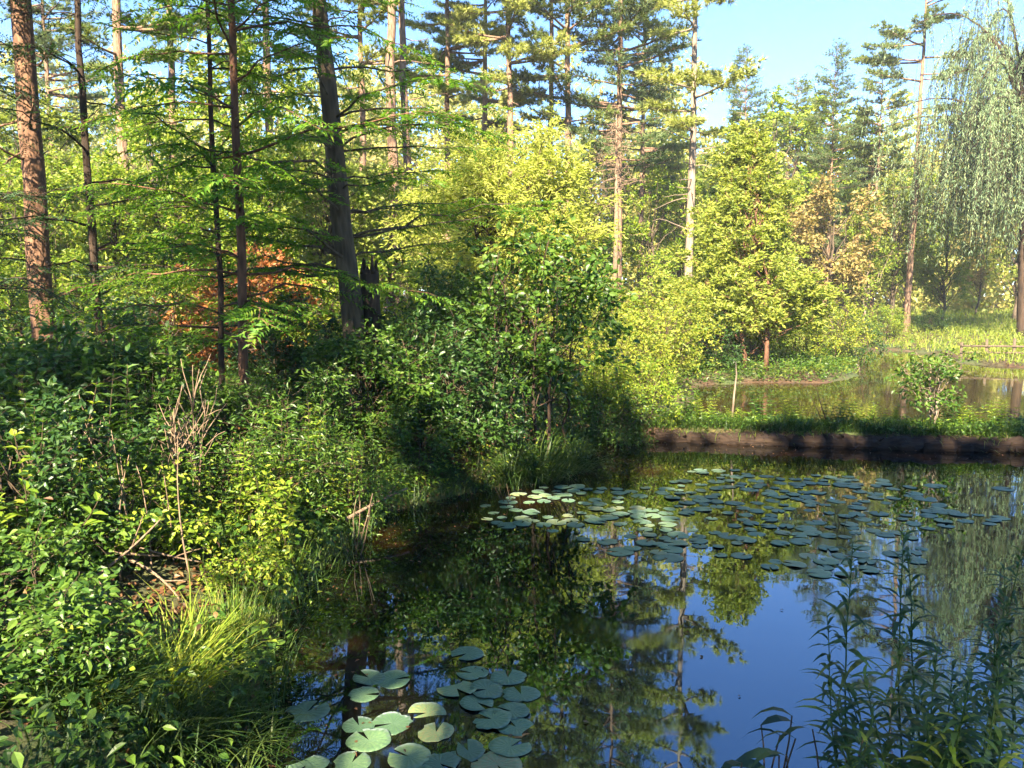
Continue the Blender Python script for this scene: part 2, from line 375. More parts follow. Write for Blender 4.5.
def feathery(kind, seed, h, r, cb, Lmax, mat, bark, gap=.26, per=2, droop=.12, pin=.08, pw=.021, step=.030, keep=1., twstep=.10, az=None, twl=.52, taper=1.):
    rng = np.random.default_rng(seed); gt, gn = Geo(), Geo(); gb = gt
    n = 24; zz = np.linspace(-.3, h, n)
    tp = np.column_stack([np.cumsum(rng.normal(size=n))*.012, np.cumsum(rng.normal(size=n))*.012, zz])
    rad = r*np.clip(1-(np.maximum(zz, 0)/h)**1.2, .05, 1); rad[0] *= 1.5; rad[1] *= 1.15
    tube(gt, tp, rad, 10, rng, .04)
    z = cb; PS, DS, NS = [], [], []
    while z < h-.15:
        t = (z-cb)/(h-cb)
        for b in range(per):
            if rng.random() > keep: continue
            a = rng.uniform(0, 6.28) if az is None else az+rng.normal()*.9
            L = Lmax*max(.12, (1-t)**taper)*rng.uniform(.55, 1.15)
            p = np.array([np.interp(z, zz, tp[:, 0]), np.interp(z, zz, tp[:, 1]), z])
            out = np.array([math.cos(a), math.sin(a), 0.])
            e = p+out*L+UP*L*rng.uniform(-.18, .16); m_ = p+out*L*.5+UP*L*rng.uniform(.05, .22)
            c = bez(p, m_, e, 9); c[1:-1] += rng.normal(size=(7, 3))*.012*L
            tube(gb, c, np.linspace(.004+.0055*L, .002, 9), 5)
            q0 = int(L/twstep)
            for q in range(int(q0*.22), q0):
                s = (q+.5)/q0; bp = interp(c, s); tn = nrm(interp(c, min(1, s+.05))-interp(c, max(0, s-.05)))
                side = nrm(np.cross(tn, UP))*(1 if q % 2 else -1)
                wl = twl*rng.uniform(.5, 1.15)*(1-.55*s)*min(1, L/1.2)+.06
                d = nrm(tn*.75+side*.8+UP*rng.uniform(-.45, .1))
                tip = bp+d*wl-UP*droop*wl
                tw_ = bez(bp, bp+d*wl*.5, tip, 5)
                if q % 2 == 0: tube(gb, tw_[::2], (.004, .003, .002), 3)
                k = max(3, int(wl/step)); ts = (np.arange(k)+.5)/k
                pp = interp(tw_, ts); dn = nrm(tip-bp)
                sd = nrm(np.cross(dn, UP)+rng.normal(size=3)*.25)
                for sg in (1, -1):
                    PS.append(pp); DS.append(dn[None]*.65+sd[None]*sg+rng.normal(size=(k, 3))*.22); NS.append(np.repeat((UP+rng.normal(size=3)*.3)[None], k, 0))
        z += gap*rng.uniform(.6, 1.4)
    P, D, N = map(np.concatenate, (PS, DS, NS)); m = len(P)
    place(gn, KITE, P, D, N, pin*rng.uniform(.7, 1.25, m), pw)
    proto(kind, ('trunk', gt, bark, True), ('crown', gn, mat, False))
def clumpy(kind, seed, h, rx, K, mat, bark, ry=None, zc=.6, rz=.42, trunk=.12, stems=1, cl=.55, twigs=9, per=10, leaf=.09, lw=.5, T=KITE, flat=.55,
           part='crown', tpart='trunk', shell=.55, base_r=.12, down=.15, jit=.05, lim=.3, cone=False, flatclump=.7, hang=0., holes=None):
    """trunk or several stems, a limb to each clump of the crown, twigs through the clump, leaves along the twigs; unit: metres"""
    rng = np.random.default_rng(seed); gt, gl = Geo(), Geo(); ry = ry or rx
    C = []
    while len(C) < K:
        d = nrm(rng.normal(size=3)); u = rng.uniform(shell, 1)**.6
        p = d*u
        if cone:
            tz = rng.random()**1.25; a = rng.uniform(0, 6.28); rr = (1-tz)**.8*rng.uniform(.4, 1.12)*(1+.22*math.sin(a*3+tz*9))+.06
            p = np.array([math.cos(a)*rr, math.sin(a)*rr, tz*2-1])
        p = p*np.array([rx, ry, rz*h])*rng.uniform(.82, 1.12)
        C.append(p+UP*zc*h)
    C = np.array(C)
    if holes is not None: C = C[holes(C, .45)]
    S = []
    for s in range(stems):
        a = rng.uniform(0, 6.28) if stems > 1 else 0
        b0 = np.array([math.cos(a), math.sin(a), 0])*base_r*(stems > 1)*rng.uniform(.3, 1)
        sp = .2 if cone else .45; top = np.array([math.cos(a)*rx*sp*(stems > 1), math.sin(a)*ry*sp*(stems > 1), h*(zc+rz*.55)*rng.uniform(.8, 1.05)])
        c = bez(b0-UP*.25, b0*1.4+UP*h*.45+rng.normal(size=3)*.05*h*[1, 1, 0], top, 12)
        c[1:-1] += rng.normal(size=(10, 3))*.008*h
        rad = trunk*np.linspace(1, .2, 12)*(rng.uniform(.6, 1) if stems > 1 else 1); rad[0] *= 1.3
        tube(gt, c, rad, 8, rng, .03); S.append(c)
    LP, LO = [], []
    for p in C:
        c = S[rng.integers(stems)]
        zt = np.clip((p[2]-h*.12)*rng.uniform(.45, .85)/max(c[-1][2], .1), .08, .95)
        s0 = interp(c, zt); L = np.linalg.norm(p-s0)
        lb = bez(s0, s0*.45+p*.55+UP*L*rng.uniform(-.05, .18), p, 7); lb[1:-1] += rng.normal(size=(5, 3))*.03*L
        tube(gt, lb, np.linspace(max(.004, trunk*lim), max(.003, trunk*.06), 7), 5)
        o0 = nrm(p-np.array([0, 0, zc*h])*.8)
        for q in range(twigs):
            d = nrm(rng.normal(size=3)*[1, 1, flatclump]+o0*.35); L2 = cl*rng.uniform(.5, 1.15)
            st = interp(lb, rng.uniform(.6, 1))
            tw_ = bez(st, st+d*L2*.5+UP*.05*L2, st+d*L2-UP*(.12+hang)*L2, 5)
            if q % 2 == 0: tube(gt, tw_[::2], (max(.003, trunk*.05), .003, .002), 3)
            ts = rng.uniform(.15, 1.05, per); LP.append(interp(tw_, ts)); LO.append(np.repeat((d*.5)[None], per, 0))
    P = np.concatenate(LP); O = np.concatenate(LO)
    if holes is not None:      # leaves cut away along the sun rays to the chosen flecks
        k = holes(P, .14); P, O = P[k], O[k]
    leaves_at(gl, T, P, rng, leaf, leaf*lw, flat, O, 1, jit, down)
    proto(kind, (tpart, gt, bark, True), (part, gl, mat, False))
def willow(kind, seed):
    rng = np.random.default_rng(seed); gt, gl = Geo(), Geo(); gb = gt
    c = bez((0, 0, -.3), (-.1, 0, 3), (-.55, 0, 5.8), 14); tube(gt, c, np.linspace(.10, .06, 14), 10, rng, .04)
    P, D = [], []
    for b in range(46):
        st = interp(c, rng.uniform(.5, 1)); a = rng.uniform(0, 6.28); L = rng.uniform(1.2, 3.2)
        out = np.array([math.cos(a), math.sin(a), 0]); hh = rng.uniform(.5, 2.6)
        lb = bez(st, st+out*L*.45+UP*hh*1.3, st+out*L+UP*hh*.55, 10); tube(gb, lb, np.linspace(.03, .006, 10), 5)
        for q in range(26):
            s = rng.uniform(.08, 1)**.8; p = interp(lb, s)+rng.normal(size=3)*.1
            d = nrm(out*.25+rng.normal(size=3)*.25)
            Ln = rng.uniform(1., 3.6); e = p+d*Ln*.22-UP*Ln; e[2] = max(e[2], 1.5+rng.uniform(0, 1.3))
            st_ = bez(p, p+d*.35+UP*.05, e, 9); tube(gb, st_[::2], .004, 3)
            k = int(Ln/.027); ts = rng.uniform(0, 1, k); pp = interp(st_, ts)
            P.append(pp); D.append(np.repeat((np.array([0, 0, -1.])+d*.2)[None], k, 0)+rng.normal(size=(k, 3))*.42)
    P, D = np.concatenate(P), np.concatenate(D); m = len(P)
    place(gl, KITE, P, D, rng.normal(size=(m, 3)), .10*rng.uniform(.7, 1.2, m), .016)
    proto(kind, ('trunk', gt, 'dark_bark', True), ('crown', gl, 'willow', False))
def stalks(kind, seed, h, n, spread, mat, bark, leaf, lw, step, T=LANCE, lean=.12, r=.006, sag=.15, top=1., whorl=3, start=.15, part='foliage'):
    rng = np.random.default_rng(seed); gs, gl = Geo(), Geo()
    for s in range(n):
        a = rng.uniform(0, 6.28); b0 = np.array([math.cos(a), math.sin(a), 0])*spread*rng.uniform(0, 1)
        hh = h*rng.uniform(.7, 1.05) if n > 1 else h
        c = curve(b0-UP*.1, np.array([math.cos(a)*lean, math.sin(a)*lean, 1])+rng.normal(size=3)*[lean*.5, lean*.5, 0], hh+.1, 10, rng, .04)
        tube(gs, c, np.linspace(r, r*.4, 11), 6)
        k = int(hh*(1-start)/step); ts = start+(1-start)*(np.arange(k)+.5)/k
        for q, t in enumerate(ts):
            for w in range(whorl):
                b = q*2.4+w*6.283/whorl+rng.normal()*.25
                d = np.array([math.cos(b), math.sin(b), .45+.6*max(0, t-.8)*5*.5+rng.normal()*.12])
                sc_ = (.55+.6*math.sin(math.pi*min(1, .25+t*.72)))*top
                place(gl, T, interp(c, t)[None], d[None], UP[None]+rng.normal(size=(1, 3))*.2, leaf*sc_*rng.uniform(.75, 1.15), lw*sc_*rng.uniform(.8, 1.15), leaf*sc_*(1+sag*3*rng.random()))
    proto(kind, ('stem', gs, bark, True), (part, gl, mat, False))
def tussock(kind, seed, n, L, w, mat, spread=.15, lean=.5, T=BLADE):
    rng = np.random.default_rng(seed); gl = Geo()
    a = rng.uniform(0, 6.28, n); u = rng.random(n)**.7
    P = np.column_stack([np.cos(a)*spread*u, np.sin(a)*spread*u, np.full(n, -.03)])
    D = np.column_stack([np.cos(a), np.sin(a), np.zeros(n)])*(lean*(.2+u))[:, None]+UP+rng.normal(size=(n, 3))*.16
    D = nrm(D); out = np.column_stack([np.cos(a), np.sin(a), np.zeros(n)])
    Nn = nrm(np.cross(np.cross(D, -out), D)+rng.normal(size=(n, 3))*.15)
    Ls = L*rng.uniform(.45, 1.15, n)
    place(gl, T, P, D, -Nn if False else nrm(np.cross(np.cross(D, UP), D)*1+rng.normal(size=(n, 3))*.1), Ls, w, Ls*rng.uniform(.6, 1.5, n))
    me = gl.mesh('blades'); me.materials.append(M[mat]); PROTO[kind] = [('blades', me)]
def put1(kind, name, loc, rz=0., s=1., sz=None, label=None, cat=None, group=None):   # a thing that is one mesh
    o = obj(name, PROTO[kind][0][1], None, None, loc); o.rotation_euler = (0, 0, rz); o.scale = (s, s, s if sz is None else sz)
    return tag(o, label, cat, group)
def ground_at(px, Y, dz=0.):
    p = at(px, 300, Y); p[2] = gz(p[None])[0]+dz; return p
# ------------------------------------------------------------------ kinds of tree and plant
pine('pine_a', 1, 21, 0.160, 7.5, 3.2, 'pine_needle')
pine('pine_b', 2, 20, 0.140, 6.0, 2.8, 'pine_blue', 'pine_bark', per=5, gap=.6, k=10)
pine('pine_tall', 3, 22, 0.150, 9.5, 3.0, 'pine_needle', 'pine_bark', per=3, keep=.8, dead=10)
pine('pine_pale', 4, 20, 0.140, 8.0, 3.2, 'pine_pale', 'pine_bark', per=4, gap=.8)
pine('pine_young', 5, 9, .13, .8, 2.2, 'pine_blue', 'grey_bark', per=5, gap=.5, dead=0)
pine('pine_lit', 6, 17, 0.140, 6.2, 2.6, 'pine_pale', 'pale_bark', per=3, gap=.8, keep=.82, dead=14)
feathery('cypress_a', 11, 13, .052, 1.1, 2.7, 'cypress', 'red_bark', gap=.23, per=2)
feathery('cypress_b', 12, 11, .036, 1.0, 2.0, 'cypress', 'dark_bark', gap=.25, per=2)
feathery('cypress_big', 13, 10.2, .155, 1.9, 3.2, 'cypress', 'grey_bark', gap=.24, per=3, taper=1.35)
feathery('hemlock', 14, 12, .055, 1.5, 2.3, 'hemlock', 'dark_bark', gap=.3, per=2, pin=.05, step=.04, pw=.02, keep=.8)
feathery('hemlock_edge', 15, 9, .09, .7, 2.2, 'hemlock', 'dark_bark', gap=.24, per=3, pin=.045)
clumpy('tree_lime', 21, 5.0, 2.35, 150, 'yellowgreen', 'twig', zc=.62, rz=.35, trunk=.06, stems=5, base_r=.3, cl=.62, twigs=15, per=20, leaf=.115, lw=.30, flat=.35, shell=.5, down=.1, hang=.15)
clumpy('tree_green', 22, 12, 3.0, 42, 'broad_mid', 'grey_bark', zc=.6, rz=.34, trunk=.16, cl=.9, twigs=13, per=16, leaf=.21, lw=.62)
clumpy('tree_orange', 23, 9.5, 2.4, 30, 'orange_leaf', 'grey_bark', zc=.6, rz=.33, trunk=.10, cl=.8, twigs=12, per=15, leaf=.19, lw=.65, shell=.4)
clumpy('tree_yellow', 24, 11, 2.6, 40, 'broad_lime', 'grey_bark', zc=.58, rz=.36, trunk=.12, cl=.9, twigs=13, per=16, leaf=.19, lw=.6)
clumpy('tree_birch', 25, 11, 2.0, 26, 'broad_lime', 'pale_bark', zc=.64, rz=.3, trunk=.11, cl=.8, twigs=12, per=14, leaf=.16, lw=.7)
clumpy('cedar', 26, 7.2, 2.2, 185, 'cedar', 'red_bark', zc=.62, rz=.40, trunk=.09, stems=5, base_r=.9, cl=.46, twigs=14, per=18, leaf=.13, lw=.42, flat=.2, cone=True, down=-.25, jit=.035, lim=.14)
clumpy('bush_golden', 31, 2.4, 1.25, 40, 'golden', 'twig', zc=.52, rz=.44, trunk=.03, stems=6, base_r=.35, cl=.42, twigs=9, per=13, leaf=.085, lw=.5, part='foliage', tpart='stems')
clumpy('bush_lime', 32, 2.0, 1.1, 36, 'broad_lime', 'twig', zc=.52, rz=.45, trunk=.028, stems=6, base_r=.3, cl=.38, twigs=9, per=12, leaf=.085, lw=.5, part='foliage', tpart='stems')
clumpy('bush_rust', 33, 2.2, 1.2, 36, 'rust', 'twig', zc=.52, rz=.44, trunk=.03, stems=5, base_r=.3, cl=.42, twigs=9, per=13, leaf=.10, lw=.55, part='foliage', tpart='stems')
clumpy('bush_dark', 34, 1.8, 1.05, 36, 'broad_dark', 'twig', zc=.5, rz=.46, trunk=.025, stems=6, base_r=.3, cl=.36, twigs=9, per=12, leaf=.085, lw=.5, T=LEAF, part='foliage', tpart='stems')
clumpy('bush_broad', 35, 1.5, .85, 30, 'broad', 'twig', zc=.52, rz=.44, trunk=.018, stems=7, base_r=.25, cl=.33, twigs=9, per=12, leaf=.072, lw=.55, T=LEAF, part='foliage', tpart='stems')
clumpy('bush_fine', 36, 1.2, .75, 30, 'broad', 'twig', zc=.5, rz=.46, trunk=.012, stems=8, base_r=.25, cl=.3, twigs=8, per=11, leaf=.065, lw=.36, T=LEAF, part='foliage', tpart='stems')
clumpy('bush_low', 37, .75, .6, 22, 'broad', 'twig', zc=.5, rz=.42, trunk=.01, stems=7, base_r=.2, cl=.26, twigs=8, per=11, leaf=.062, lw=.6, T=LEAF, part='foliage', tpart='stems')
clumpy('bush_alder', 38, 3.0, 1.25, 44, 'broad', 'dark_bark', zc=.62, rz=.38, trunk=.028, stems=9, base_r=.4, cl=.42, twigs=9, per=12, leaf=.09, lw=.62, T=LEAF, part='foliage', tpart='stems', shell=.3)
clumpy('bush_lowlime', 39, .8, .6, 22, 'broad_lime', 'twig', zc=.5, rz=.42, trunk=.01, stems=7, base_r=.2, cl=.26, twigs=7, per=8, leaf=.07, lw=.55, T=LEAF, part='foliage', tpart='stems')
willow('willow', 51)
stalks('weed', 61, .62, 9, .22, 'broad_lime', 'twig', .10, .035, .05, T=LEAF, r=.004)
stalks('weed_dark', 62, .7, 9, .25, 'broad', 'twig', .11, .04, .055, T=LEAF, r=.004)
tussock('tuft_lime', 71, 190, .62, .010, 'lime_grass', .15, .5)
tussock('tuft_green', 72, 170, .5, .009, 'grass', .14, .4, BLADEUP)
tussock('tuft_sedge', 73, 260, .62, .012, 'sedge', .24, .9)

# ------------------------------------------------------------------ trees
GP = 'tall pines across the ponds'
def tree(kind, name, px, Y, label, rz=0., s=1., sz=None, lean=(0, 0), cat='tree', group=None, dz=-.05):
    return put(kind, name, ground_at(px, Y, dz), rz, s, sz, lean, label, cat, group)
NB = 'slender trees on the near bank'
pine('pine_near', 9, 22, .15, 9.5, 3.0, 'pine_needle', 'orange_bark', per=3, keep=.8, dead=16)
tree('pine_near', 'pine_tree', 46, 10.4, 'thick pine trunk with reddish sunlit bark rising straight from the near bank shrubs', .4, .95, .9, (0, R(-.9)), 'pine tree', None)
tree('hemlock', 'hemlock_tree', 104, 10.2, 'thin black hemlock trunk with sparse dark sprays next to the thick reddish pine', 1.2, 1., None, (0, R(-1.6)), 'hemlock', NB)
tree('cypress_b', 'cypress_tree', 217, 9.2, 'thinner and shorter of the paired feathery cypresses before the rusty bush', .3, 1., None, (0, 0), 'cypress', NB)
tree('cypress_a', 'cypress_tree', 238, 8.7, 'taller of the paired feathery cypresses, reddish trunk before the rusty bush', 2.0, 1., None, (0, R(-.4)), 'cypress', NB)
tree('cypress_big', 'cypress_tree', 362, 10.0, 'stout grey trunk leaning over with drooping feathery green boughs', 2.6, 1., None, (0, R(-4.4)), 'cypress', NB)
tree('hemlock_edge', 'hemlock_tree', -28, 9.2, 'dark hemlock at the picture edge reaching boughs past the thick reddish pine', 2.4, 1., None, (0, 0), 'hemlock', NB)
# broken snag beside the leaning trunk
g = Geo(); rng = np.random.default_rng(5)
b = ground_at(372, 10.15)
c = np.array([(0, 0, -.2), (.0, 0, .6), (-.02, 0, 1.3), (-.03, .01, 1.9)]); tube(g, c, [.2, .15, .135, .12], 11, rng, .06)
for k in range(7):
    a = k*.9; p = np.array([math.cos(a)*.085-.03, math.sin(a)*.085, 1.86]); tube(g, np.array([p, p+UP*rng.uniform(.06, .26)+rng.normal(size=3)*.02]), (.04, .008), 5)
tag(obj('tree_stump', g.mesh('tree_stump', True), M['dark_bark'], None, b), 'broken dark snag with a splintered top, against the leaning grey trunk', 'tree stump')
# across the ponds
FT = [
 ('pine_tall', 396, 25, 'pine with a thick pale sunlit trunk forking close to the leaning grey tree', .3, 1.15, None, (0, R(.2))),
 ('pine_tall', 414, 26, 'pine with a pale trunk crossing the twin pale trunk behind the yellow-green tree', 1.9, 1.0, None, (0, R(-1.5))),
 ('pine_pale', 449, 31, 'pale straight pine trunk above the yellow-green tree, lowest pale boughs in front', .6, 1., None, (0, 0)),
 ('pine_a', 487, 34, 'narrow dark pine trunk between two pale trunks above the yellow-green tree', 2.2, .95, None, (0, 0)),
 ('pine_pale', 512, 29, 'pine whose pale flat boughs hang in tiers over the yellow-green tree', 3.6, 1.0, None, (0, R(-.6))),
 ('pine_tall', 552, 31, 'thinner stem of the dark double pine above the yellow-green tree', .9, .9, None, (0, R(-.3))),
 ('pine_a', 567, 30, 'thicker stem of the dark double pine above the yellow-green tree', 4.4, .95, None, (0, R(-.4))),
 ('pine_b', 617, 30, 'dense blue-green pine above the dead brown twigs', 1.3, 1., None, (0, 0)),
 ('pine_b', 640, 36, 'shadowy blue-green pine behind the dense pine and pale straight trunk', 4.1, .95, None, (0, 0)),
 ('pine_lit', 688, 27, 'tall pine with a straight bleached trunk and one long bough out over open sky', .5, 1.05, None, (0, 0)),
 ('pine_b', 740, 42, 'pine of middle height showing over the tip of the clumpy cedar', 2.8, .70, None, (0, 0)),
 ('pine_b', 826, 41, 'rounded blue-green pine crown standing free over the orange tree', 5.0, .70, None, (0, 0)),
 ('pine_a', 872, 44, 'pine with reddish tint between the rounded pine and the lone tall pine', 1.1, .70, None, (0, 0)),
 ('pine_b', 790, 46, 'small distant pine between cedar tip and rounded blue-green pine', .2, .68, None, (0, 0)),
 ('pine_tall', 907, 38, 'lone tall pine with bare dark trunk and umbrella crown beside the willow', 3.3, .98, None, (0, R(.6))),
 ('pine_a', 1065, 45, 'pine showing its dark boughs over the top of the willow', 2.0, .9, None, (0, 0)),
 ('pine_a', 130, 21, 'pale pine trunk glimpsed between the black hemlock and the paired cypresses', 1.0, .95, None, (0, 0)),
 ('pine_tall', 182, 25, 'slim distant pine trunk seen just beside the thinner paired cypress', 2.0, .9, None, (0, 0)),
 ('pine_a', 276, 24, 'brownish pine trunk seen between taller paired cypress and leaning grey trunk', 3.0, .9, None, (0, 0)),
 ('pine_pale', 366, 28, 'pale pine trunk half hidden just past the leaning grey trunk', 4.0, .95, None, (0, 0)),
 ('pine_b', 60, 27, 'blue-green pine seen between the thick reddish pine and black hemlock', 1.7, .8, None, (0, 0)),
]
for k, px, Y, lab, rz, s, sz, ln in FT:
    tree(k, 'pine_tree', px, Y, lab, rz, s, sz, ln, 'pine tree', GP)
BG = 'leafy trees across the ponds'
BT = [
 ('tree_green', 30, 22, 'mid-green tree filling the gap beside the thick reddish pine', 0., .62),
 ('tree_yellow', 160, 19, 'yellow-green tree behind the black hemlock trunk', 1., .62),
 ('tree_yellow', 250, 22, 'bright leafy tree behind the paired cypresses and rusty bush', 2.3, .8),
 ('tree_green', 330, 20, 'leafy tree behind the broken snag and leaning grey trunk', 3.3, .55),
 ('tree_green', 585, 33, 'green tree in the shade below the dense blue-green pine', 4., .55),
 ('tree_yellow', 655, 31, 'pale green tree between dead twigs and the bleached pine trunk', 5., .62),
 ('tree_orange', 836, 35.5, 'orange-tinted tree below the rounded blue-green pine', .4, .9),
 ('tree_orange', 790, 36, 'faded orange tree peeping past the shoulder of the clumpy cedar', 1.9, .85),
 ('tree_yellow', 715, 38, 'pale yellow-green tree seen over the cedar near the bleached trunk', .9, .8),
 ('tree_birch', 862, 36, 'pale-stemmed birch with thin bright leaves past the orange tree', 2.8, .62),
 ('tree_green', 890, 40, 'light green tree behind the bare trunk of the lone tall pine', 1.2, .72),
 ('tree_yellow', 945, 42, 'pale yellow tree behind the hanging willow strands', .1, .66),
 ('tree_green', 1015, 46, 'green tree behind the willow and low wooden rail', 2.2, .75),
 ('tree_yellow', 770, 43, 'pale tree filling the gap between cedar and rounded blue-green pine', 1.4, 1.25),
 ('tree_green', 812, 47, 'tall pale green tree directly behind the rounded blue-green pine', 3.4, 1.25),
 ('tree_yellow', 850, 46, 'pale leafy tree behind the orange-tinted tree', 5.4, 1.2),
 ('tree_yellow', 905, 50, 'pale leafy tree behind the lone tall pine trunk', .7, .95),
 ('tree_green', 680, 44, 'pale green tree directly behind the bleached pine trunk', 2.7, 1.0),
 ('tree_yellow', 600, 43, 'pale tree behind the dead brown twigs', 4.7, .9),
 ('tree_orange', 975, 52, 'distant orange-brown tree past the meadow and wooden rail', 4.6, .75),
]
for k, px, Y, lab, rz, s in BT:
    tree(k, {'tree_birch': 'birch_tree'}.get(k, 'leafy_tree'), px, Y, lab, rz, s, None, (0, 0), 'tree', BG)
rng = np.random.default_rng(12)
for i in range(16):        # understory between the pine trunks
    px = -60+i*30+rng.uniform(-8, 8); Y = rng.uniform(16.5, 25)
    tree(['tree_yellow', 'tree_green', 'tree_yellow'][i % 3], 'understory_tree', px, Y, 'young leafy tree filling the space between pine trunks behind the near bank', i*1.7, rng.uniform(.36, .5), None, (0, 0), 'tree', 'young trees between the pine trunks')
tree('tree_lime', 'leafy_tree', 500, 17.5, 'broad rounded yellow-green tree glowing in full sun above the shaded bank shrub', .5, 1.0, None, (0, 0), 'tree', BG)
tree('cedar', 'cedar_tree', 742, 22.2, 'clumpy cone-shaped cedar on several reddish stems at the far water edge', 1.0, 1.02, .90, (0, 0), 'cedar', None)
put('willow', 'willow_tree', ground_at(1024, 34), .3, 1.95, 1.9, (0, 0), 'weeping willow with long hanging grey-green strands and a dark curving trunk', 'willow', None)
# dead twiggy conifer
g = Geo(); gb = g; rng = np.random.default_rng(8)
tube(g, np.array([(0, 0, -.2), (.05, 0, 3), (0, 0, 6.6)]), (.10, .08, .015), 8)
for k in range(46):
    z = rng.uniform(3.6, 6.5); a = rng.uniform(0, 6.28); L = rng.uniform(.5, 1.5)*(1-(z-3.6)/5)
    c = curve((0.03, 0, z), (math.cos(a), math.sin(a), -.1), L, 6, rng, .2); tube(gb, c, np.linspace(.02, .005, 7), 4)
    for q in range(7):
        p = interp(c, rng.uniform(.2, 1)); c2 = curve(p, rng.normal(size=3), rng.uniform(.2, .55), 3, rng, .25); tube(gb, c2, (.008, .006, .005, .003), 3)
proto('dead', ('trunk', g, 'dry_stem', True))
tree('dead', 'dead_tree', 614, 26, 'dead conifer of bare brown twigs under the dense blue-green pine', 0, 1., None, (0, 0), 'dead tree', None)
# shrubs across the water
SG = 'shrubs along the far shore'
for k, n, px, Y, lab, rz, s in [
 ('bush_golden', 'golden_shrub', 652, 16.6, 'golden yellow shrub glowing beside the dark bank shrub', 0, 1.0),
 ('bush_golden', 'golden_shrub', 610, 17.5, 'yellow shrub half hidden behind branches of the dark bank shrub', 2, .95),
 ('bush_golden', 'golden_shrub', 628, 14.2, 'low golden shrub on the bank where the dam begins', 3, .72),
 ('bush_lime', 'leafy_shrub', 606, 13.2, 'low lime shrub at the near end of the dam', 1, .5),
 ('bush_lime', 'leafy_shrub', 646, 12.75, 'lime shrub drooping over the water where the logs begin', 2.3, .62),
 ('bush_fine', 'leafy_shrub', 618, 12.2, 'fine-leaved shrub trailing into the water between alder and dam', .8, .85),
 ('bush_golden', 'golden_shrub', 672, 20.5, 'yellow shrub at the foot of the bleached pine trunk', 4, 1.0),
 ('bush_golden', 'golden_shrub', 830, 24.2, 'round yellow shrub on the shore past the cedar stems', 1, 1.),
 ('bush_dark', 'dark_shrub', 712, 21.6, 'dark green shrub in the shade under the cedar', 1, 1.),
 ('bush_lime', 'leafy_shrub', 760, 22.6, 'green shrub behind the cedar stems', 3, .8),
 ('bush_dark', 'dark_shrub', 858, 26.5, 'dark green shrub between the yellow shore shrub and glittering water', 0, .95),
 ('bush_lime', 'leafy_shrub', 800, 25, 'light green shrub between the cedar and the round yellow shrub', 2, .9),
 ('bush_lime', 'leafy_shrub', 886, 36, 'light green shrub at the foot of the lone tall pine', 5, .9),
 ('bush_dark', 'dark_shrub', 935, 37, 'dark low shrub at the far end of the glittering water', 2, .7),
 ('bush_lime', 'leafy_shrub', 700, 26, 'pale green shrub behind the dark shrub under the cedar', 4, 1.1),
 ('bush_rust', 'rusty_shrub', 256, 14.0, 'rusty orange shrub glowing behind the paired cypress trunks', 0, 1.05),
 ('bush_rust', 'rusty_shrub', 190, 14.8, 'smaller rusty shrub behind the brown dry stems', 2, .75),
 ('bush_lime', 'leafy_shrub', 150, 13.6, 'yellow-green shrub behind the black hemlock trunk', 1, 1.1),
 ('bush_lime', 'leafy_shrub', 40, 13.5, 'yellow-green shrub behind the thick reddish pine', 2, 1.2),
 ('bush_lime', 'leafy_shrub', 330, 14.5, 'bright shrub behind the leaning grey trunk', 3, 1.1),
 ('bush_lime', 'leafy_shrub', 400, 15, 'bright shrub between the broken snag and the yellow-green tree', 4, 1.2),
 ('bush_golden', 'golden_shrub', 465, 15.2, 'golden shrub below the broad yellow-green tree', 1.5, .9),
 ('bush_golden', 'golden_shrub', 560, 15.0, 'golden shrub seen through the stems of the dark bank shrub', .5, .8),
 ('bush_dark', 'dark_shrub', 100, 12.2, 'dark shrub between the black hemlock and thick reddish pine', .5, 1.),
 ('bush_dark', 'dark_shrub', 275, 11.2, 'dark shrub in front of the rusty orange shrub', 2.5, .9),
]:
    put(k, n, ground_at(px, Y, -.05), rz, s, None, (0, 0), lab, 'shrub', SG)

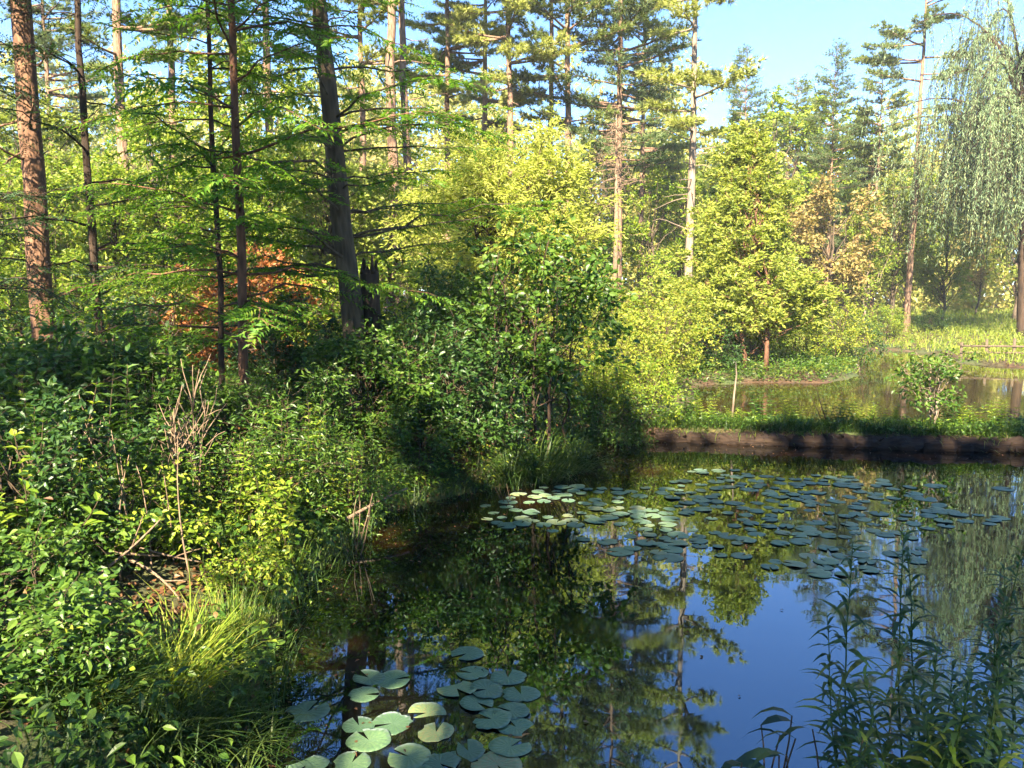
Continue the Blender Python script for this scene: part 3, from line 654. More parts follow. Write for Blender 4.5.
# ------------------------------------------------------------------ near bank shrubs and weeds
NG = 'shrubs on the near bank'
for k, n, px, Y, lab, rz, s in [
 ('bush_alder', 'alder_shrub', 538, 10.5, 'large dark many-stemmed alder shrub overhanging the water at the bank tip', 0.4, 1.08),
 ('bush_alder', 'alder_shrub', 458, 11.6, 'shorter alder shrub between the bank tip shrub and leaning grey trunk', 2.2, .82),
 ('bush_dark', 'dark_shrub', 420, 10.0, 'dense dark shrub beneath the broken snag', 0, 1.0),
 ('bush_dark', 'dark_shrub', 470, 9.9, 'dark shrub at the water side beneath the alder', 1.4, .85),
 ('bush_broad', 'leafy_shrub', 362, 9.2, 'leafy shrub around the foot of the leaning grey trunk', 1, 1.),
 ('bush_broad', 'leafy_shrub', 60, 6.9, 'big bright leafy shrub hiding the base of the thick reddish pine', 0, 1.08),
 ('bush_broad', 'leafy_shrub', 118, 7.3, 'bright leafy shrub in front of the black hemlock', 2, 1.),
 ('bush_broad', 'leafy_shrub', -20, 6.3, 'bright leafy shrub cut by the picture edge below the hemlock boughs', 4, 1.0),
 ('bush_dark', 'dark_shrub', 18, 5.2, 'dark shrub below the pale green leaf spray', 3, .68),
 ('bush_fine', 'leafy_shrub', 235, 7.9, 'fine-leaved shrub at the feet of the paired cypresses', 0, 1.),
 ('bush_fine', 'leafy_shrub', 300, 8.2, 'fine-leaved shrub between paired cypresses and leaning grey trunk', 2, 1.),
 ('bush_fine', 'leafy_shrub', 270, 6.9, 'low fine-leaved shrub just above the water, below the paired cypresses', 1, .8),
 ('bush_fine', 'leafy_shrub', 340, 7.6, 'fine-leaved shrub at the bend of the shoreline', 3, .8),
 ('bush_fine', 'leafy_shrub', 412, 9.0, 'fine-leaved shrub drooping to the pond beneath the dense dark shrub', 5, .85),
 ('bush_fine', 'leafy_shrub', 196, 6.4, 'fine-leaved shrub just past the brown dry stems', 4, .85),
 ('bush_lowlime', 'leafy_shrub', 250, 6.2, 'small lime shrub at the shoreline above the grass tufts', 0, .8),
 ('bush_lowlime', 'leafy_shrub', 120, 5.4, 'small lime shrub among the pale upright stems', 2, .8),
 ('bush_low', 'leafy_shrub', -20, 4.2, 'low broad-leaved shrub beside the bare brown soil', 0, .85),
 ('bush_low', 'leafy_shrub', 35, 4.9, 'low broad-leaved shrub above the fallen dead sticks', 2, .8),
 ('bush_low', 'leafy_shrub', -10, 3.6, 'low broad-leaved shrub at the lower picture edge by dark grass', 3, .85),
 ('bush_low', 'leafy_shrub', 40, 3.7, 'low broad-leaved shrub beside the bright yellow grass tuft', 4, .65),
 ('bush_lowlime', 'leafy_shrub', 235, 5.4, 'small lime shrub next to the brown bank soil by the water', 5, .55),
]:
    put(k, n, ground_at(px, Y, -.05), rz, s, None, (0, 0), lab, 'shrub', NG)
# weeds along the near bank (stuff: low cover nobody could count) -------------------------------------------------
rng = np.random.default_rng(77)
def scatter(n, x0, x1, y0, y1, ok):
    P = np.column_stack([rng.uniform(x0, x1, n), rng.uniform(y0, y1, n)]); d1, d2 = sdist(P, S1), sdist(P, S2)
    return P[ok(P, d1, d2)]
def cover(name, P, mat, hmax, leaf, per, T=LEAF, lw=.5):
    g = Geo(); z = gz(P); n = len(P)
    hh = rng.uniform(.08, hmax, n)
    Q = np.repeat(np.column_stack([P, z]), per, 0); h2 = np.repeat(hh, per)*rng.uniform(.25, 1.05, n*per)
    Q = Q+rng.normal(size=Q.shape)*[.09, .09, 0]; Q[:, 2] += h2
    D = rng.normal(size=Q.shape)*[1, 1, .35]-UP*.1
    place(g, T, Q, D, rng.normal(size=Q.shape)*.35+UP, leaf*rng.uniform(.6, 1.25, len(Q)), leaf*lw*rng.uniform(.7, 1.2, len(Q)))
    o = obj(name, g.mesh(name), M[mat]); tag(o, kind='stuff'); return o
soilx, soily = ground_at(140, 4.75)[:2]
nosoil = lambda P: np.hypot((P[:, 0]-soilx)/.42, (P[:, 1]-soily+.15)/.85) > 1
cover('ground_cover', scatter(6200, -9, 1.2, 2.2, 14, lambda P, a, b: (a > .04) & ((P[:, 1] > 3) | (P[:, 0] < -1.4)) & (b > .3) & nosoil(P)), 'broad', .5, .07, 10)
cover('leafy_weeds', scatter(1500, -7, 1.2, 3.6, 11, lambda P, a, b: (a > .05) & (b > .3) & nosoil(P)), 'broad_lime', .45, .06, 8)
cover('dry_leaves', scatter(420, -7, 1.0, 3.2, 11, lambda P, a, b: (a > .1) & (b > .3)), 'litter', .75, .05, 3)
cover('dam_weeds', scatter(5200, .9, 16, 10.5, 14.8, lambda P, a, b: (a > .05) & (b > -.05) & (a < 2.)), 'broad', .20, .07, 10)
cover('dam_herbs', scatter(450, 1.0, 16, 10.5, 14.8, lambda P, a, b: (a > .3) & (b > -.05) & (a < 2.)), 'broad_lime', .26, .06, 10)
cover('waterside_weeds', scatter(6000, 2.5, 14, 19.3, 30, lambda P, a, b: (b > .05) & (b < 1.6) & (a > 1)), 'broad', .45, .09, 9, KITE)
cover('shore_weeds', scatter(9000, -14, 30, 13, 40, lambda P, a, b: (a > .5) & (b > .05) & (b < 9)), 'broad_mid', .45, .12, 8, KITE)
P = scatter(11000, -5, 1.4, 2.3, 12.5, lambda P, a, b: (a > -.06) & (a < .9) & nosoil(P) & ((P[:, 1] > 3) | (P[:, 0] < -1.2))); g = Geo(); n = len(P)
P = np.repeat(P, 3, 0)+rng.normal(size=(n*3, 2))*.05; n = len(P); Q = np.column_stack([P, gz(P)]); D = rng.normal(size=(n, 3))*.35+UP
place(g, BLADE, Q, D, np.cross(np.cross(nrm(D), UP), D), rng.uniform(.12, .42, n), .008)
tag(obj('bank_grass', g.mesh('bank_grass'), M['sedge']), kind='stuff')
P = scatter(46000, .9, 17, 10.4, 13.2, lambda P, a, b: (a > -.03) & (a < .4)); g = Geo(); n = len(P); Q = np.column_stack([P, gz(P)]); D = rng.normal(size=(n, 3))*.4+UP-np.array([0, .35, 0])
place(g, BLADE, Q, D, np.cross(np.cross(nrm(D), UP), D), rng.uniform(.10, .34, n), .010)
tag(obj('dam_grass', g.mesh('dam_grass'), M['sedge']), kind='stuff')
P = np.column_stack([rng.uniform(1.9, 15, 1500)]*2); P[:, 1] = np.interp(P[:, 0], [1.9, 2.4, 6.6, 15], [12.62, 12.42, 11.70, 10.75])+rng.uniform(-.06, .25, 1500); keep = rng.random(1500) < .35+.65*(np.sin(P[:, 0]*3.1)+np.sin(P[:, 0]*7.3) > .2); P = P[keep]; n = len(P); g = Geo()
D = rng.normal(size=(n, 3))*.3+np.array([0, -.7, .6]); place(g, BLADE, np.column_stack([P, np.full(n, .15)]), D, np.cross(np.cross(nrm(D), UP), D), rng.uniform(.10, .30, n), .009)
tag(obj('hanging_grass', g.mesh('hanging_grass'), M['grass']), kind='stuff')
P = scatter(36000, 8, 40, 22, 60, lambda P, a, b: (b > .2)); g = Geo(); n = len(P); Q = np.column_stack([P, gz(P)]); D = rng.normal(size=(n, 3))*.3+UP
place(g, BLADEUP, Q, D, rng.normal(size=(n, 3)), rng.uniform(.12, .38, n), .03)
tag(obj('meadow_grass', g.mesh('meadow_grass'), M['lime_grass']), kind='stuff')
P = scatter(5000, -6, .5, 3.2, 10, lambda P, a, b: (a > 0)); g = Geo(); n = len(P); Q = np.column_stack([P, gz(P)+.012]); D = rng.normal(size=(n, 3))*[1, 1, .2]
place(g, LEAF, Q, D, rng.normal(size=(n, 3))*.4+UP, rng.uniform(.03, .07, n), .035)
Q2 = np.column_stack([soilx+rng.normal(size=900)*.2, soily-.15+rng.normal(size=900)*.4]); Q2 = np.column_stack([Q2, gz(Q2)+.015])
place(g, LEAF, Q2, rng.normal(size=(900, 3))*[1, 1, .2], rng.normal(size=(900, 3))*.4+UP, rng.uniform(.03, .07, 900), .035)
tag(obj('leaf_litter', g.mesh('leaf_litter'), M['litter']), kind='stuff')
P = scatter(14000, -1.8, 8, 3.0, 12.4, lambda P, a, b: (a < -.02)); P = P[rng.random(len(P)) < np.exp(sdist(P, S1)*3.)*.5+.025]; n = len(P); g = Geo()
place(g, LEAF, np.column_stack([P, np.full(n, .008)]), rng.normal(size=(n, 3))*[1, 1, .02], UP[None]+rng.normal(size=(n, 3))*.05, rng.uniform(.008, .045, n), rng.uniform(.008, .026, n))
tag(obj('fallen_leaves', g.mesh('fallen_leaves'), M['litter']), kind='stuff')
# far woods: one mass of crowns nobody could count
g = Geo(); rng = np.random.default_rng(99); C = []
for k in range(300):
    x = rng.uniform(-60, 75); y = rng.uniform(56, 85); h = rng.uniform(7, 15) if x > 14 else rng.uniform(10, 20)
    for q in range(26): C.append(np.array([x, y, gz([(x, y)])[0]])+rng.normal(size=3)*[1.6, 1.6, 0]+UP*rng.uniform(.2, h)*1.0)
C = np.array(C); Pn = np.repeat(C, 34, 0); Pn = Pn+rng.normal(size=Pn.shape)*.55; m = len(Pn)
place(g, KITE, Pn, rng.normal(size=(m, 3)), rng.normal(size=(m, 3))*.5+UP*.5, .5*rng.uniform(.6, 1.3, m), .32)
tag(obj('far_woods', g.mesh('far_woods'), M['far_leaf']), kind='stuff')

# grass tufts
TG = 'grass tufts on the near bank'
for k, px, Y, lab, s in [
 ('tuft_lime', 165, 4.05, 'bright yellow-green grass tuft arching in a patch of sun', 1.0),
 ('tuft_lime', 148, 3.85, 'bright grass tuft in front of the sunlit one, nearest the bottom edge', .75),
 ('tuft_green', 222, 4.75, 'green upright grass tuft by the water past the sunlit tuft', .95),
 ('tuft_green', 196, 4.55, 'green grass tuft between the sunlit tuft and the upright one', .8),
 ('tuft_green', 100, 3.75, 'thin grass tuft under the fallen dead sticks', .6),
 ('tuft_sedge', 60, 3.55, 'dark shaded sedge tuft at the bottom edge below broad leaves', .75),
 ('tuft_sedge', 130, 3.5, 'dark sedge tuft at the bottom edge below the sunlit tuft', .7),
 ('tuft_sedge', 195, 3.7, 'dark sedge tuft at the pond margin by the sunlit tuft', .65),
 ('tuft_sedge', 540, 9.75, 'hanging dark sedge tuft under the alder at the bank tip', 1.2),
 ('tuft_sedge', 510, 9.5, 'dark sedge tuft beside the hanging one under the alder', 1.0),
 ('tuft_sedge', 572, 10.3, 'sedge tuft at the very tip of the bank', .9),
 ('tuft_green', 275, 6.0, 'green grass tuft drooping at the shoreline under fine-leaved shrubs', .9),
]:
    put1(k, 'grass_tuft', ground_at(px, Y, -.02), px, s, None, lab, 'grass tuft', TG)
# dry stems, sticks
def stickset(name, parts, mat, label, cat, loc, group=None):
    g = Geo()
    for c, r in parts: tube(g, c, r, 6)
    o = obj(name, g.mesh(name, True), M[mat], None, loc); return tag(o, label, cat, group)
rng = np.random.default_rng(31)
def drystems(px, Y, n, h, spread, label, fork=True):
    parts = []
    for k in range(n):
        b0 = rng.normal(size=3)*[spread, spread, 0]
        c = curve(b0-UP*.1, rng.normal(size=3)*[.16, .12, 0]+UP, h*rng.uniform(.7, 1.1), 7, rng, .05); parts.append((c, np.linspace(.007, .002, 8)))
        if fork:
            for q in range(9):
                p = interp(c, rng.uniform(.45, .95)); parts.append((curve(p, rng.normal(size=3)*[.5, .5, .2]+UP, rng.uniform(.15, .45), 4, rng, .12), np.linspace(.005, .002, 5)))
    stickset('dry_stems', parts, 'dry_stem', label, 'dry plant', ground_at(px, Y), 'dry stems on the near bank')
drystems(172, 6.0, 8, 1.15, .18, 'branching dry brown stems rising before the paired cypresses')
drystems(118, 5.3, 12, 1.0, .16, 'pale bare upright stems among the bright shrubs above the dead sticks', False)
drystems(340, 6.9, 4, .75, .1, 'few thin brown stems at the bend of the shoreline', False)
for a, b_, r, lab in [((55, 553, 4.9), (160, 556, 5.2), .014, 'longest fallen stick lying level over the brown soil'),
                      ((95, 575, 4.7), (135, 628, 4.5), .016, 'short pale stick slanting down onto the brown soil'),
                      ((88, 582, 4.75), (160, 520, 5.0), .010, 'thin stick slanting up from the brown soil'),
                      ((130, 560, 5.0), (180, 600, 4.9), .011, 'stick crossing the far side of the brown soil'),
                      ((140, 548, 5.1), (200, 562, 5.3), .009, 'thin stick poking toward the water over the brown soil'),
                      ((345, 520, 7.2), (408, 488, 7.9), .020, 'grey stick lying out over the water below the dense dark shrub')]:
    A = at(*a); B = at(*b_); L = B-A
    for q in (A, B): q[2] = max(q[2], gz(q[None])[0]+.03)
    c = bez(A, (A+B)/2+UP*.03+rng.normal(size=3)*.03, B, 8)-A
    stickset('fallen_stick', [(c, np.linspace(r, r*.5, 8)), (curve(interp(c, .6), nrm(L)+UP*.6, .2, 3, rng, .1), (r*.5, r*.4, r*.3, r*.2))], 'dry_stem', lab, 'stick', A, 'fallen sticks on the near bank')
stalks('tall_weed', 66, 1.15, 5, .14, 'broad', 'twig', .12, .05, .06, T=LEAF, lean=.2, r=.005)
stalks('nettle', 67, .95, 6, .16, 'broad_lime', 'twig', .09, .032, .05, T=LEAF, lean=.18, r=.004)
for i, (k, px, Y, lab, s) in enumerate([('tall_weed', 150, 6.6, 'tall weeds with broad paired leaves behind the brown dry stems', 1.), ('nettle', 215, 6.1, 'slim pale weeds between the brown dry stems and the water', .9), ('tall_weed', 95, 5.6, 'tall weeds before the pale upright stems', 1.05),
   ('nettle', 345, 7.5, 'slim weeds at the bend of the shoreline over the water', 1.), ('nettle', 290, 7.4, 'slim weeds above the fine-leaved shrub by the shore', 1.1), ('tall_weed', 385, 9.0, 'tall weeds in the shade near the broken snag', 1.), ('nettle', 40, 5.8, 'slim weeds poking out of the big bright shrub', 1.2),
   ('tall_weed', 440, 9.6, 'tall weeds between the two dark shrubs by the alder', 1.), ('nettle', 265, 5.9, 'slim weeds leaning over the green shoreline grass', .7), ('tall_weed', 12, 4.9, 'tall weeds at the picture edge by the pale leaf spray', .9)]):
    put(k, 'tall_weed', ground_at(px, Y, -.03), i*1.9, s, None, (.05*math.sin(i*3), .06*math.cos(i*2)), lab, 'weeds', 'tall weeds on the near bank')
stalks('bigleaf', 68, .5, 5, .12, 'broad_dark', 'twig', .17, .13, .14, T=LEAF, lean=.35, r=.005, whorl=2, start=.4)
for i, (px, Y, lab, s) in enumerate([(70, 4.15, 'plant with big dark leaves beside the bare brown soil', 1.), (40, 3.75, 'plant with big dark leaves low at the picture edge', .8), (100, 5.2, 'plant with big dark leaves behind the fallen dead sticks', 1.1)]):
    put('bigleaf', 'broadleaf_plant', ground_at(px, Y, -.03), i*2., s, None, (0, 0), lab, 'plant', 'big-leaved plants on the near bank')
# leaf spray with big pale leaves reaching in at the picture edge
stalks('spray', 63, .9, 5, .15, 'broad_lime', 'twig', .11, .065, .07, T=LEAF, lean=.3, r=.006, whorl=2)
put('spray', 'pale_leaf_spray', ground_at(8, 5.0), .2, 1.1, None, (R(4), R(8)), 'arching stems with big pale lime leaves over the dark shrub', 'plant')

# ------------------------------------------------------------------ dam: logs, weeds, saplings
def log(p0, p1, r0, r1, label, seed):
    rng = np.random.default_rng(seed); g = Geo(); p0, p1 = np.array(p0, float), np.array(p1, float)
    n = 90; t = np.linspace(0, 1, n)[:, None]; c = p0*(1-t)+p1*t+rng.normal(size=(n, 3))*.012
    c = c-p0; tube(g, c, np.linspace(r0, r1, n)*(1+.10*np.sin(np.linspace(0, 21, n)+seed)+.07*np.sin(np.linspace(0, 57, n)*1.3+seed*2)), 22, rng, .045)
    for k in range(9):
        q = interp(c, rng.random()); d = nrm(np.array([rng.normal()*.5, -1, .6+rng.normal()*.5])); tube(g, np.array([q, q+d*(r0+rng.uniform(.02, .12))]), (.03, .012), 5)
    return tag(obj('fallen_log', g.mesh('fallen_log', True), M['log_bark'], None, p0), label, 'log', 'logs edging the dam')
a, b_ = on_water(655, 440), on_water(948, 450); log((a[0], a[1]-.05, .05), (b_[0], b_[1]-.04, .06), .11, .135, 'long dark log lying along the dam edge in the water', 1)
a, b_ = on_water(938, 449), on_water(1120, 458); log((a[0], a[1]-.02, .06), (b_[0]+3, b_[1]-.25, .06), .14, .12, 'reddish log end to end with the long dark log under the sapling', 2)
a, b_ = on_water(575, 438), on_water(668, 438); log((a[0], a[1]+.25, .10), (b_[0], b_[1]+.2, .12), .12, .14, 'short log partly hidden under the alder branches', 3)
rng = np.random.default_rng(41)
spots = [(690, 13.3), (712, 13.0), (738, 12.9), (765, 13.2), (788, 12.9), (806, 13.1), (842, 12.8), (868, 13.0), (892, 12.7), (958, 12.6), (985, 12.4), (1012, 12.6)]
desc = ['at the golden shrub end of the dam', 'below the foot of the bleached pine trunk', 'around the thin bleached stick', 'between the bleached stick and cedar reflection', 'under the cedar',
        'just before the leaning reeds', 'just after the leaning reeds', 'below the dark far shrub', 'just before the forked sapling', 'just after the forked sapling', 'under the willow trunk', 'at the end of the reddish log']
for i, (px, Y) in enumerate(spots):
    k = 'weed' if i % 3 else 'weed_dark'
    put(k, 'weed_clump', ground_at(px, Y, -.02), i*1.3, rng.uniform(.5, .95), None, (0, 0), 'green weed clump on the dam '+desc[i], 'weeds', 'weed clumps on the dam')
clumpy('sapling', 64, 1.25, .5, 16, 'broad', 'pale_bark', zc=.66, rz=.3, trunk=.02, stems=3, base_r=.1, cl=.25, twigs=7, per=9, leaf=.075, lw=.5, T=LEAF)
put('sapling', 'sapling', ground_at(938, 12.5, -.03), .6, 1.1, None, (0, 0), 'leafy sapling with pale forked stems growing on the dam', 'sapling')
p = ground_at(735, 13.0); stickset('bleached_stick', [(np.array([(0, 0, -.1), (.03, 0, .5), (.06, 0, .8), (.04, 0, 1.02)]), (.02, .016, .012, .006))], 'pale_bark', 'thin bleached stick standing upright on the dam', 'stick', p)
p = ground_at(830, 12.8); stickset('leaning_reed', [(curve((0.1, 0, -.1), (-.5, .1, 1), .8, 6, rng, .06), np.linspace(.012, .004, 7)), (curve((0, 0, -.1), (-.25, .1, 1), .62, 6, rng, .06), np.linspace(.01, .004, 7))], 'twig', 'dark bare reeds leaning together on the dam', 'reeds', p)
# low rail beyond the water
for i in range(1):
    p = ground_at(962, 27.6); q = ground_at(1075, 26.5); z0 = .42
    root = bpy.data.objects.new('rail_fence', None); COL.objects.link(root); root.location = p
    tag(root, 'low weathered wooden rail fence at the edge of the bright meadow', 'fence')
    d = q-p
    for t in (0.02, .25, .5, .75, .98):
        g = Geo(); tube(g, np.array([(0, 0, -.3), (0, 0, .62)]), (.05, .045), 8); o = obj('post', g.mesh('post', True), M['rail_wood'], root, d*t*np.array([1, 1, 0])+UP*(gz([(p[0]+d[0]*t, p[1]+d[1]*t)])[0]-p[2]))
    for hz in (.30, .52):
        g = Geo(); c = np.array([(0, -.06, hz), *(d*.5*[1, 1, 0]+[0, -.06, hz+.015],), *(d*[1, 1, 0]+[0, -.06, hz],)]); tube(g, c, .035, 7); obj('rail', g.mesh('rail', True), M['rail_wood'], root)

# ------------------------------------------------------------------ lily pads
def padmesh(seed):
    rng = np.random.default_rng(seed); g = Geo(); n = 26; gap = rng.uniform(.16, .34)
    th = np.linspace(gap, 2*math.pi-gap*.6, n); ph = rng.uniform(0, 6.28)
    rr = np.array([.3, .7, 1.])[:, None]*(1+.05*np.sin(th*2+ph)+.02*np.sin(th*5+ph*2)+.012*rng.normal(size=n))
    zz = np.array([.0, .004, .006])[:, None]+np.array([0, .006, .03])[:, None]*np.sin(th*3+ph)*rng.uniform(.3, 1)+np.array([0, .004, .022])[:, None]*np.sin(th+ph*1.7)
    for q in range(rng.integers(0, 4)):      # bites and curled rims
        i0 = rng.integers(2, n-3); rr[2, i0:i0+rng.integers(1, 3)] *= rng.uniform(.8, .93)
    i0 = rng.integers(0, n-8); zz[2, i0:i0+7] += np.sin(np.linspace(0, math.pi, 7))*rng.uniform(0, .13)*(seed % 2)
    el = rng.uniform(.86, 1.1)
    V = np.stack([rr*np.cos(th)*el, rr*np.sin(th), zz+.03], -1).reshape(-1, 3)
    V = np.concatenate([V, [(0, 0, .022)]]); top = len(V)
    F = []
    for r in range(2):
        for i in range(n-1): F.append((r*n+i, (r+1)*n+i, (r+1)*n+i+1, r*n+i+1))
    T = [(top-1, i, i+1) for i in range(n-1)]
    V2 = V.copy(); V2[:, 2] -= .014
    F2 = [(a+top, d+top, c+top, b+top) for a, b, c, d in F]; T2 = [(a+top, c+top, b+top) for a, b, c in T]
    E = [(2*n+i, 2*n+i+top, 2*n+i+1+top, 2*n+i+1) for i in range(n-1)]
    g.add(np.concatenate([V, V2]), [F+F2+E, T+T2]); me = g.mesh('lily_pad', True); me.materials.append(M['pad']); return me
PADS = [padmesh(100+i) for i in range(14)]
def pad(x, y, r, rz, i, label, z=.0, tilt=(0, 0), group='lily pads on the pond'):
    o = obj('lily_pad', PADS[i % 14], None, None, (x, y, z)); o.rotation_euler = (tilt[0], tilt[1], rz); o.scale = (r, r, r*.8)
    tag(o, label, 'lily pad', group)
rng = np.random.default_rng(17)
NEAR = [(307, 712, 'lone pad floating apart, nearest the near bank'), (369, 678, 'upper pad of the trio before open dark water'), (393, 680, 'second upper pad of the trio before open dark water'),
 (364, 695, 'lower pad of the trio before open dark water'), (467, 654, 'farthest pad of the near group, with a gap of dark water around it'), (473, 673, 'pad just below the farthest pad of the near group'),
 (457, 689, 'wide pad in the middle of the near group'), (477, 703, 'pad touching the wide middle pad on its near side'), (508, 678, 'pad at the outer upper corner of the near group'),
 (521, 695, 'pad at the outer edge of the near group, below the corner pad'), (427, 713, 'wide pad between the trio and the middle of the near group'), (359, 726, 'small pad just under the trio'),
 (393, 724, 'sunlit yellow-green pad between small pad and wide pad'), (369, 741, 'smaller sunlit pad below the sunlit yellow-green pad'), (436, 733, 'upturned pad under the wide pad of the near group'),
 (468, 751, 'big pad low in the near group with a fold'), (409, 757, 'big dark pad near the bottom edge left of the folded pad'), (352, 763, 'sunlit pad cut by the bottom edge'),
 (306, 766, 'second sunlit pad cut by the bottom edge, nearest the bank'), (512, 712, 'pad in the outer column of the near group, second from its middle'), (516, 727, 'pad in the outer column of the near group, below its middle'),
 (510, 747, 'lowest large pad in the outer column of the near group'), (440, 764, 'dark pad cut by the bottom edge under the folded pad'), (487, 690, 'pad squeezed between the middle pad and the outer column'),
 (492, 720, 'pad overlapped by the outer column near the folded pad'), (416, 775, 'dark pad at the bottom edge, mostly out of view'), (497, 765, 'pad at the bottom edge below the outer column')]
for i, (px, py, lab) in enumerate(NEAR):
    p = on_water(px, py); pad(p[0], p[1], rng.uniform(.088, .118), rng.uniform(0, 6.28), i, lab, .001*(i % 5), (rng.normal()*.03, rng.normal()*.03), 'near group of lily pads')
# the raft: overlapping pads across the middle of the pond
RAFT = np.array([(478, 512), (505, 500), (560, 492), (620, 488), (690, 474), (770, 470), (830, 478), (905, 488), (960, 500), (985, 520), (940, 545), (920, 562), (840, 575), (770, 572), (700, 560), (640, 555), (600, 545), (545, 532)], float)
RW = np.array([on_water(*p)[:2] for p in RAFT]); lo, hi = RW.min(0), RW.max(0)
got = []; tries = 0
while len(got) < 266 and tries < 20000:
    tries += 1
    q = rng.uniform(lo, hi)
    e = sdist(q[None], RW)[0]+.35*(math.sin(q[0]*2.3+q[1]*1.1)*math.sin(q[1]*2.9-q[0]))
    if e > .05 or math.sin(q[0]*5.1+q[1]*2.2)+math.sin(q[1]*6.3-q[0]*1.7) > .95: continue
    if got and min(np.hypot(*(q-o)) for o in got) < .142: continue
    if rng.random() < .6*smooth((q[0]-2.6)/2.6): continue
    got.append(q)
for i, q in enumerate(got):
    pad(q[0], q[1], rng.uniform(.055, .108), rng.uniform(0, 6.28), i, 'flat lily pad in the wide raft of pads across the middle of the pond', .0015*(i % 6), (rng.normal()*.012, rng.normal()*.012), 'raft of lily pads across the pond')
for i, (px, py, lab) in enumerate([(1003, 489, 'single pad beyond the raft below the reddish log'), (925, 499, 'pad drifting off the far corner of the raft'), (947, 512, 'pad just off the raft toward the tall stems'),
        (620, 552, 'large single pad at the near fringe of the raft, over brown water'), (668, 558, 'pad at the near fringe of the raft beside the large single pad'), (935, 486, 'small pad off the raft in the shade of the dam')]):
    p = on_water(px, py); pad(p[0], p[1], .13, i, i+3, lab)
stalks('lilyleaf', 65, .22, 4, .1, 'broad_lime', 'twig', .16, .13, .2, T=LEAF, lean=.3, r=.006, whorl=1, start=.85)
for px, py, lab in [(513, 502, 'upright bright leaves standing out of the raft by the bank'), (838, 528, 'small dark stalks standing up in the middle of the raft')]:
    put('lilyleaf', 'water_plant', on_water(px, py), px, 1. if px < 600 else .7, None, (0, 0), lab, 'water plant')

# ------------------------------------------------------------------ tall stems in front on the viewer's bank
stalks('aster_a', 81, 1.0, 1, 0, 'aster', 'aster', .14, .019, .030, lean=.10, r=.0045, whorl=2)
stalks('aster_b', 82, .85, 1, 0, 'aster', 'aster', .125, .018, .028, lean=.12, r=.0045, whorl=2)
stalks('aster_c', 83, .6, 3, .06, 'aster', 'aster', .10, .018, .026, lean=.2, r=.004, whorl=3)
stalks('aster_lit', 84, .5, 2, .05, 'broad_lime', 'aster', .09, .02, .03, lean=.2, r=.004, whorl=2)  # lime leaf colour puts the sunlight into these stems
def front(kind, name, px, pytop, Y, h, lab, rz=0., lean=(0, 0), cat='tall plant', grp='tall stems in front of the pond'):
    p = at(px, pytop, Y); base = PROTO_H[kind]; s = (p[2]-.32)/base
    put(kind, name, (p[0], p[1], .32), rz, s, None, lean, lab, cat, grp)
PROTO_H = {'aster_a': 1.0, 'aster_b': .85, 'aster_c': .6, 'aster_lit': .5}
for k, px, py, Y, rz, lab in [
 ('aster_a', 868, 545, 2.85, .3, 'tallest narrow-leaved stem standing clear against the blue reflection'),
 ('aster_b', 852, 628, 2.75, 2., 'shorter narrow-leaved stem in front of the tallest clear stem'),
 ('aster_a', 920, 532, 2.95, 1., 'narrow-leaved stem next to the tallest clear stem, rising from the leafy cluster'),
 ('aster_b', 946, 560, 2.8, 3., 'narrow-leaved stem in the middle of the leafy cluster'),
 ('aster_a', 972, 545, 3.05, 4., 'dark narrow-leaved stem before the dark tree reflection'),
 ('aster_b', 1000, 590, 2.9, 5., 'dark narrow-leaved stem near the picture edge'),
 ('aster_a', 1022, 560, 3.1, 2.5, 'dark narrow-leaved stem cut by the picture edge'),
 ('aster_b', 890, 650, 2.6, 1.6, 'leafy stem before the tallest clear stem, low and dark'),
 ('aster_c', 915, 668, 2.55, .4, 'bushy dark stems at the heart of the leafy cluster'),
 ('aster_c', 975, 670, 2.5, 1.4, 'bushy dark stems on the outer side of the leafy cluster'),
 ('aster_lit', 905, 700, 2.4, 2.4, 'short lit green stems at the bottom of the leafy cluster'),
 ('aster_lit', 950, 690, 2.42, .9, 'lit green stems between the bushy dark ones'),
 ('aster_c', 1015, 690, 2.45, 3.4, 'bushy dark stems in the bottom corner of the picture'),
 ('aster_b', 985, 610, 2.7, .7, 'dark narrow-leaved stem leaning across the bushy dark stems'),
 ('aster_c', 940, 640, 2.6, 5.2, 'bushy dark stems standing highest in the leafy cluster'),
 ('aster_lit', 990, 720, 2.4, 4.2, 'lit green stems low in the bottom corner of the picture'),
 ('aster_c', 885, 715, 2.45, 2.2, 'bushy dark stems at the pond side of the leafy cluster'),
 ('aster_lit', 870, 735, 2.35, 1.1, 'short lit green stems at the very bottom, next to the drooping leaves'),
]:
    front(k, 'aster_plant', px, py, Y, 1, lab, rz, (.07*math.sin(px), .09*math.cos(px*1.7)))
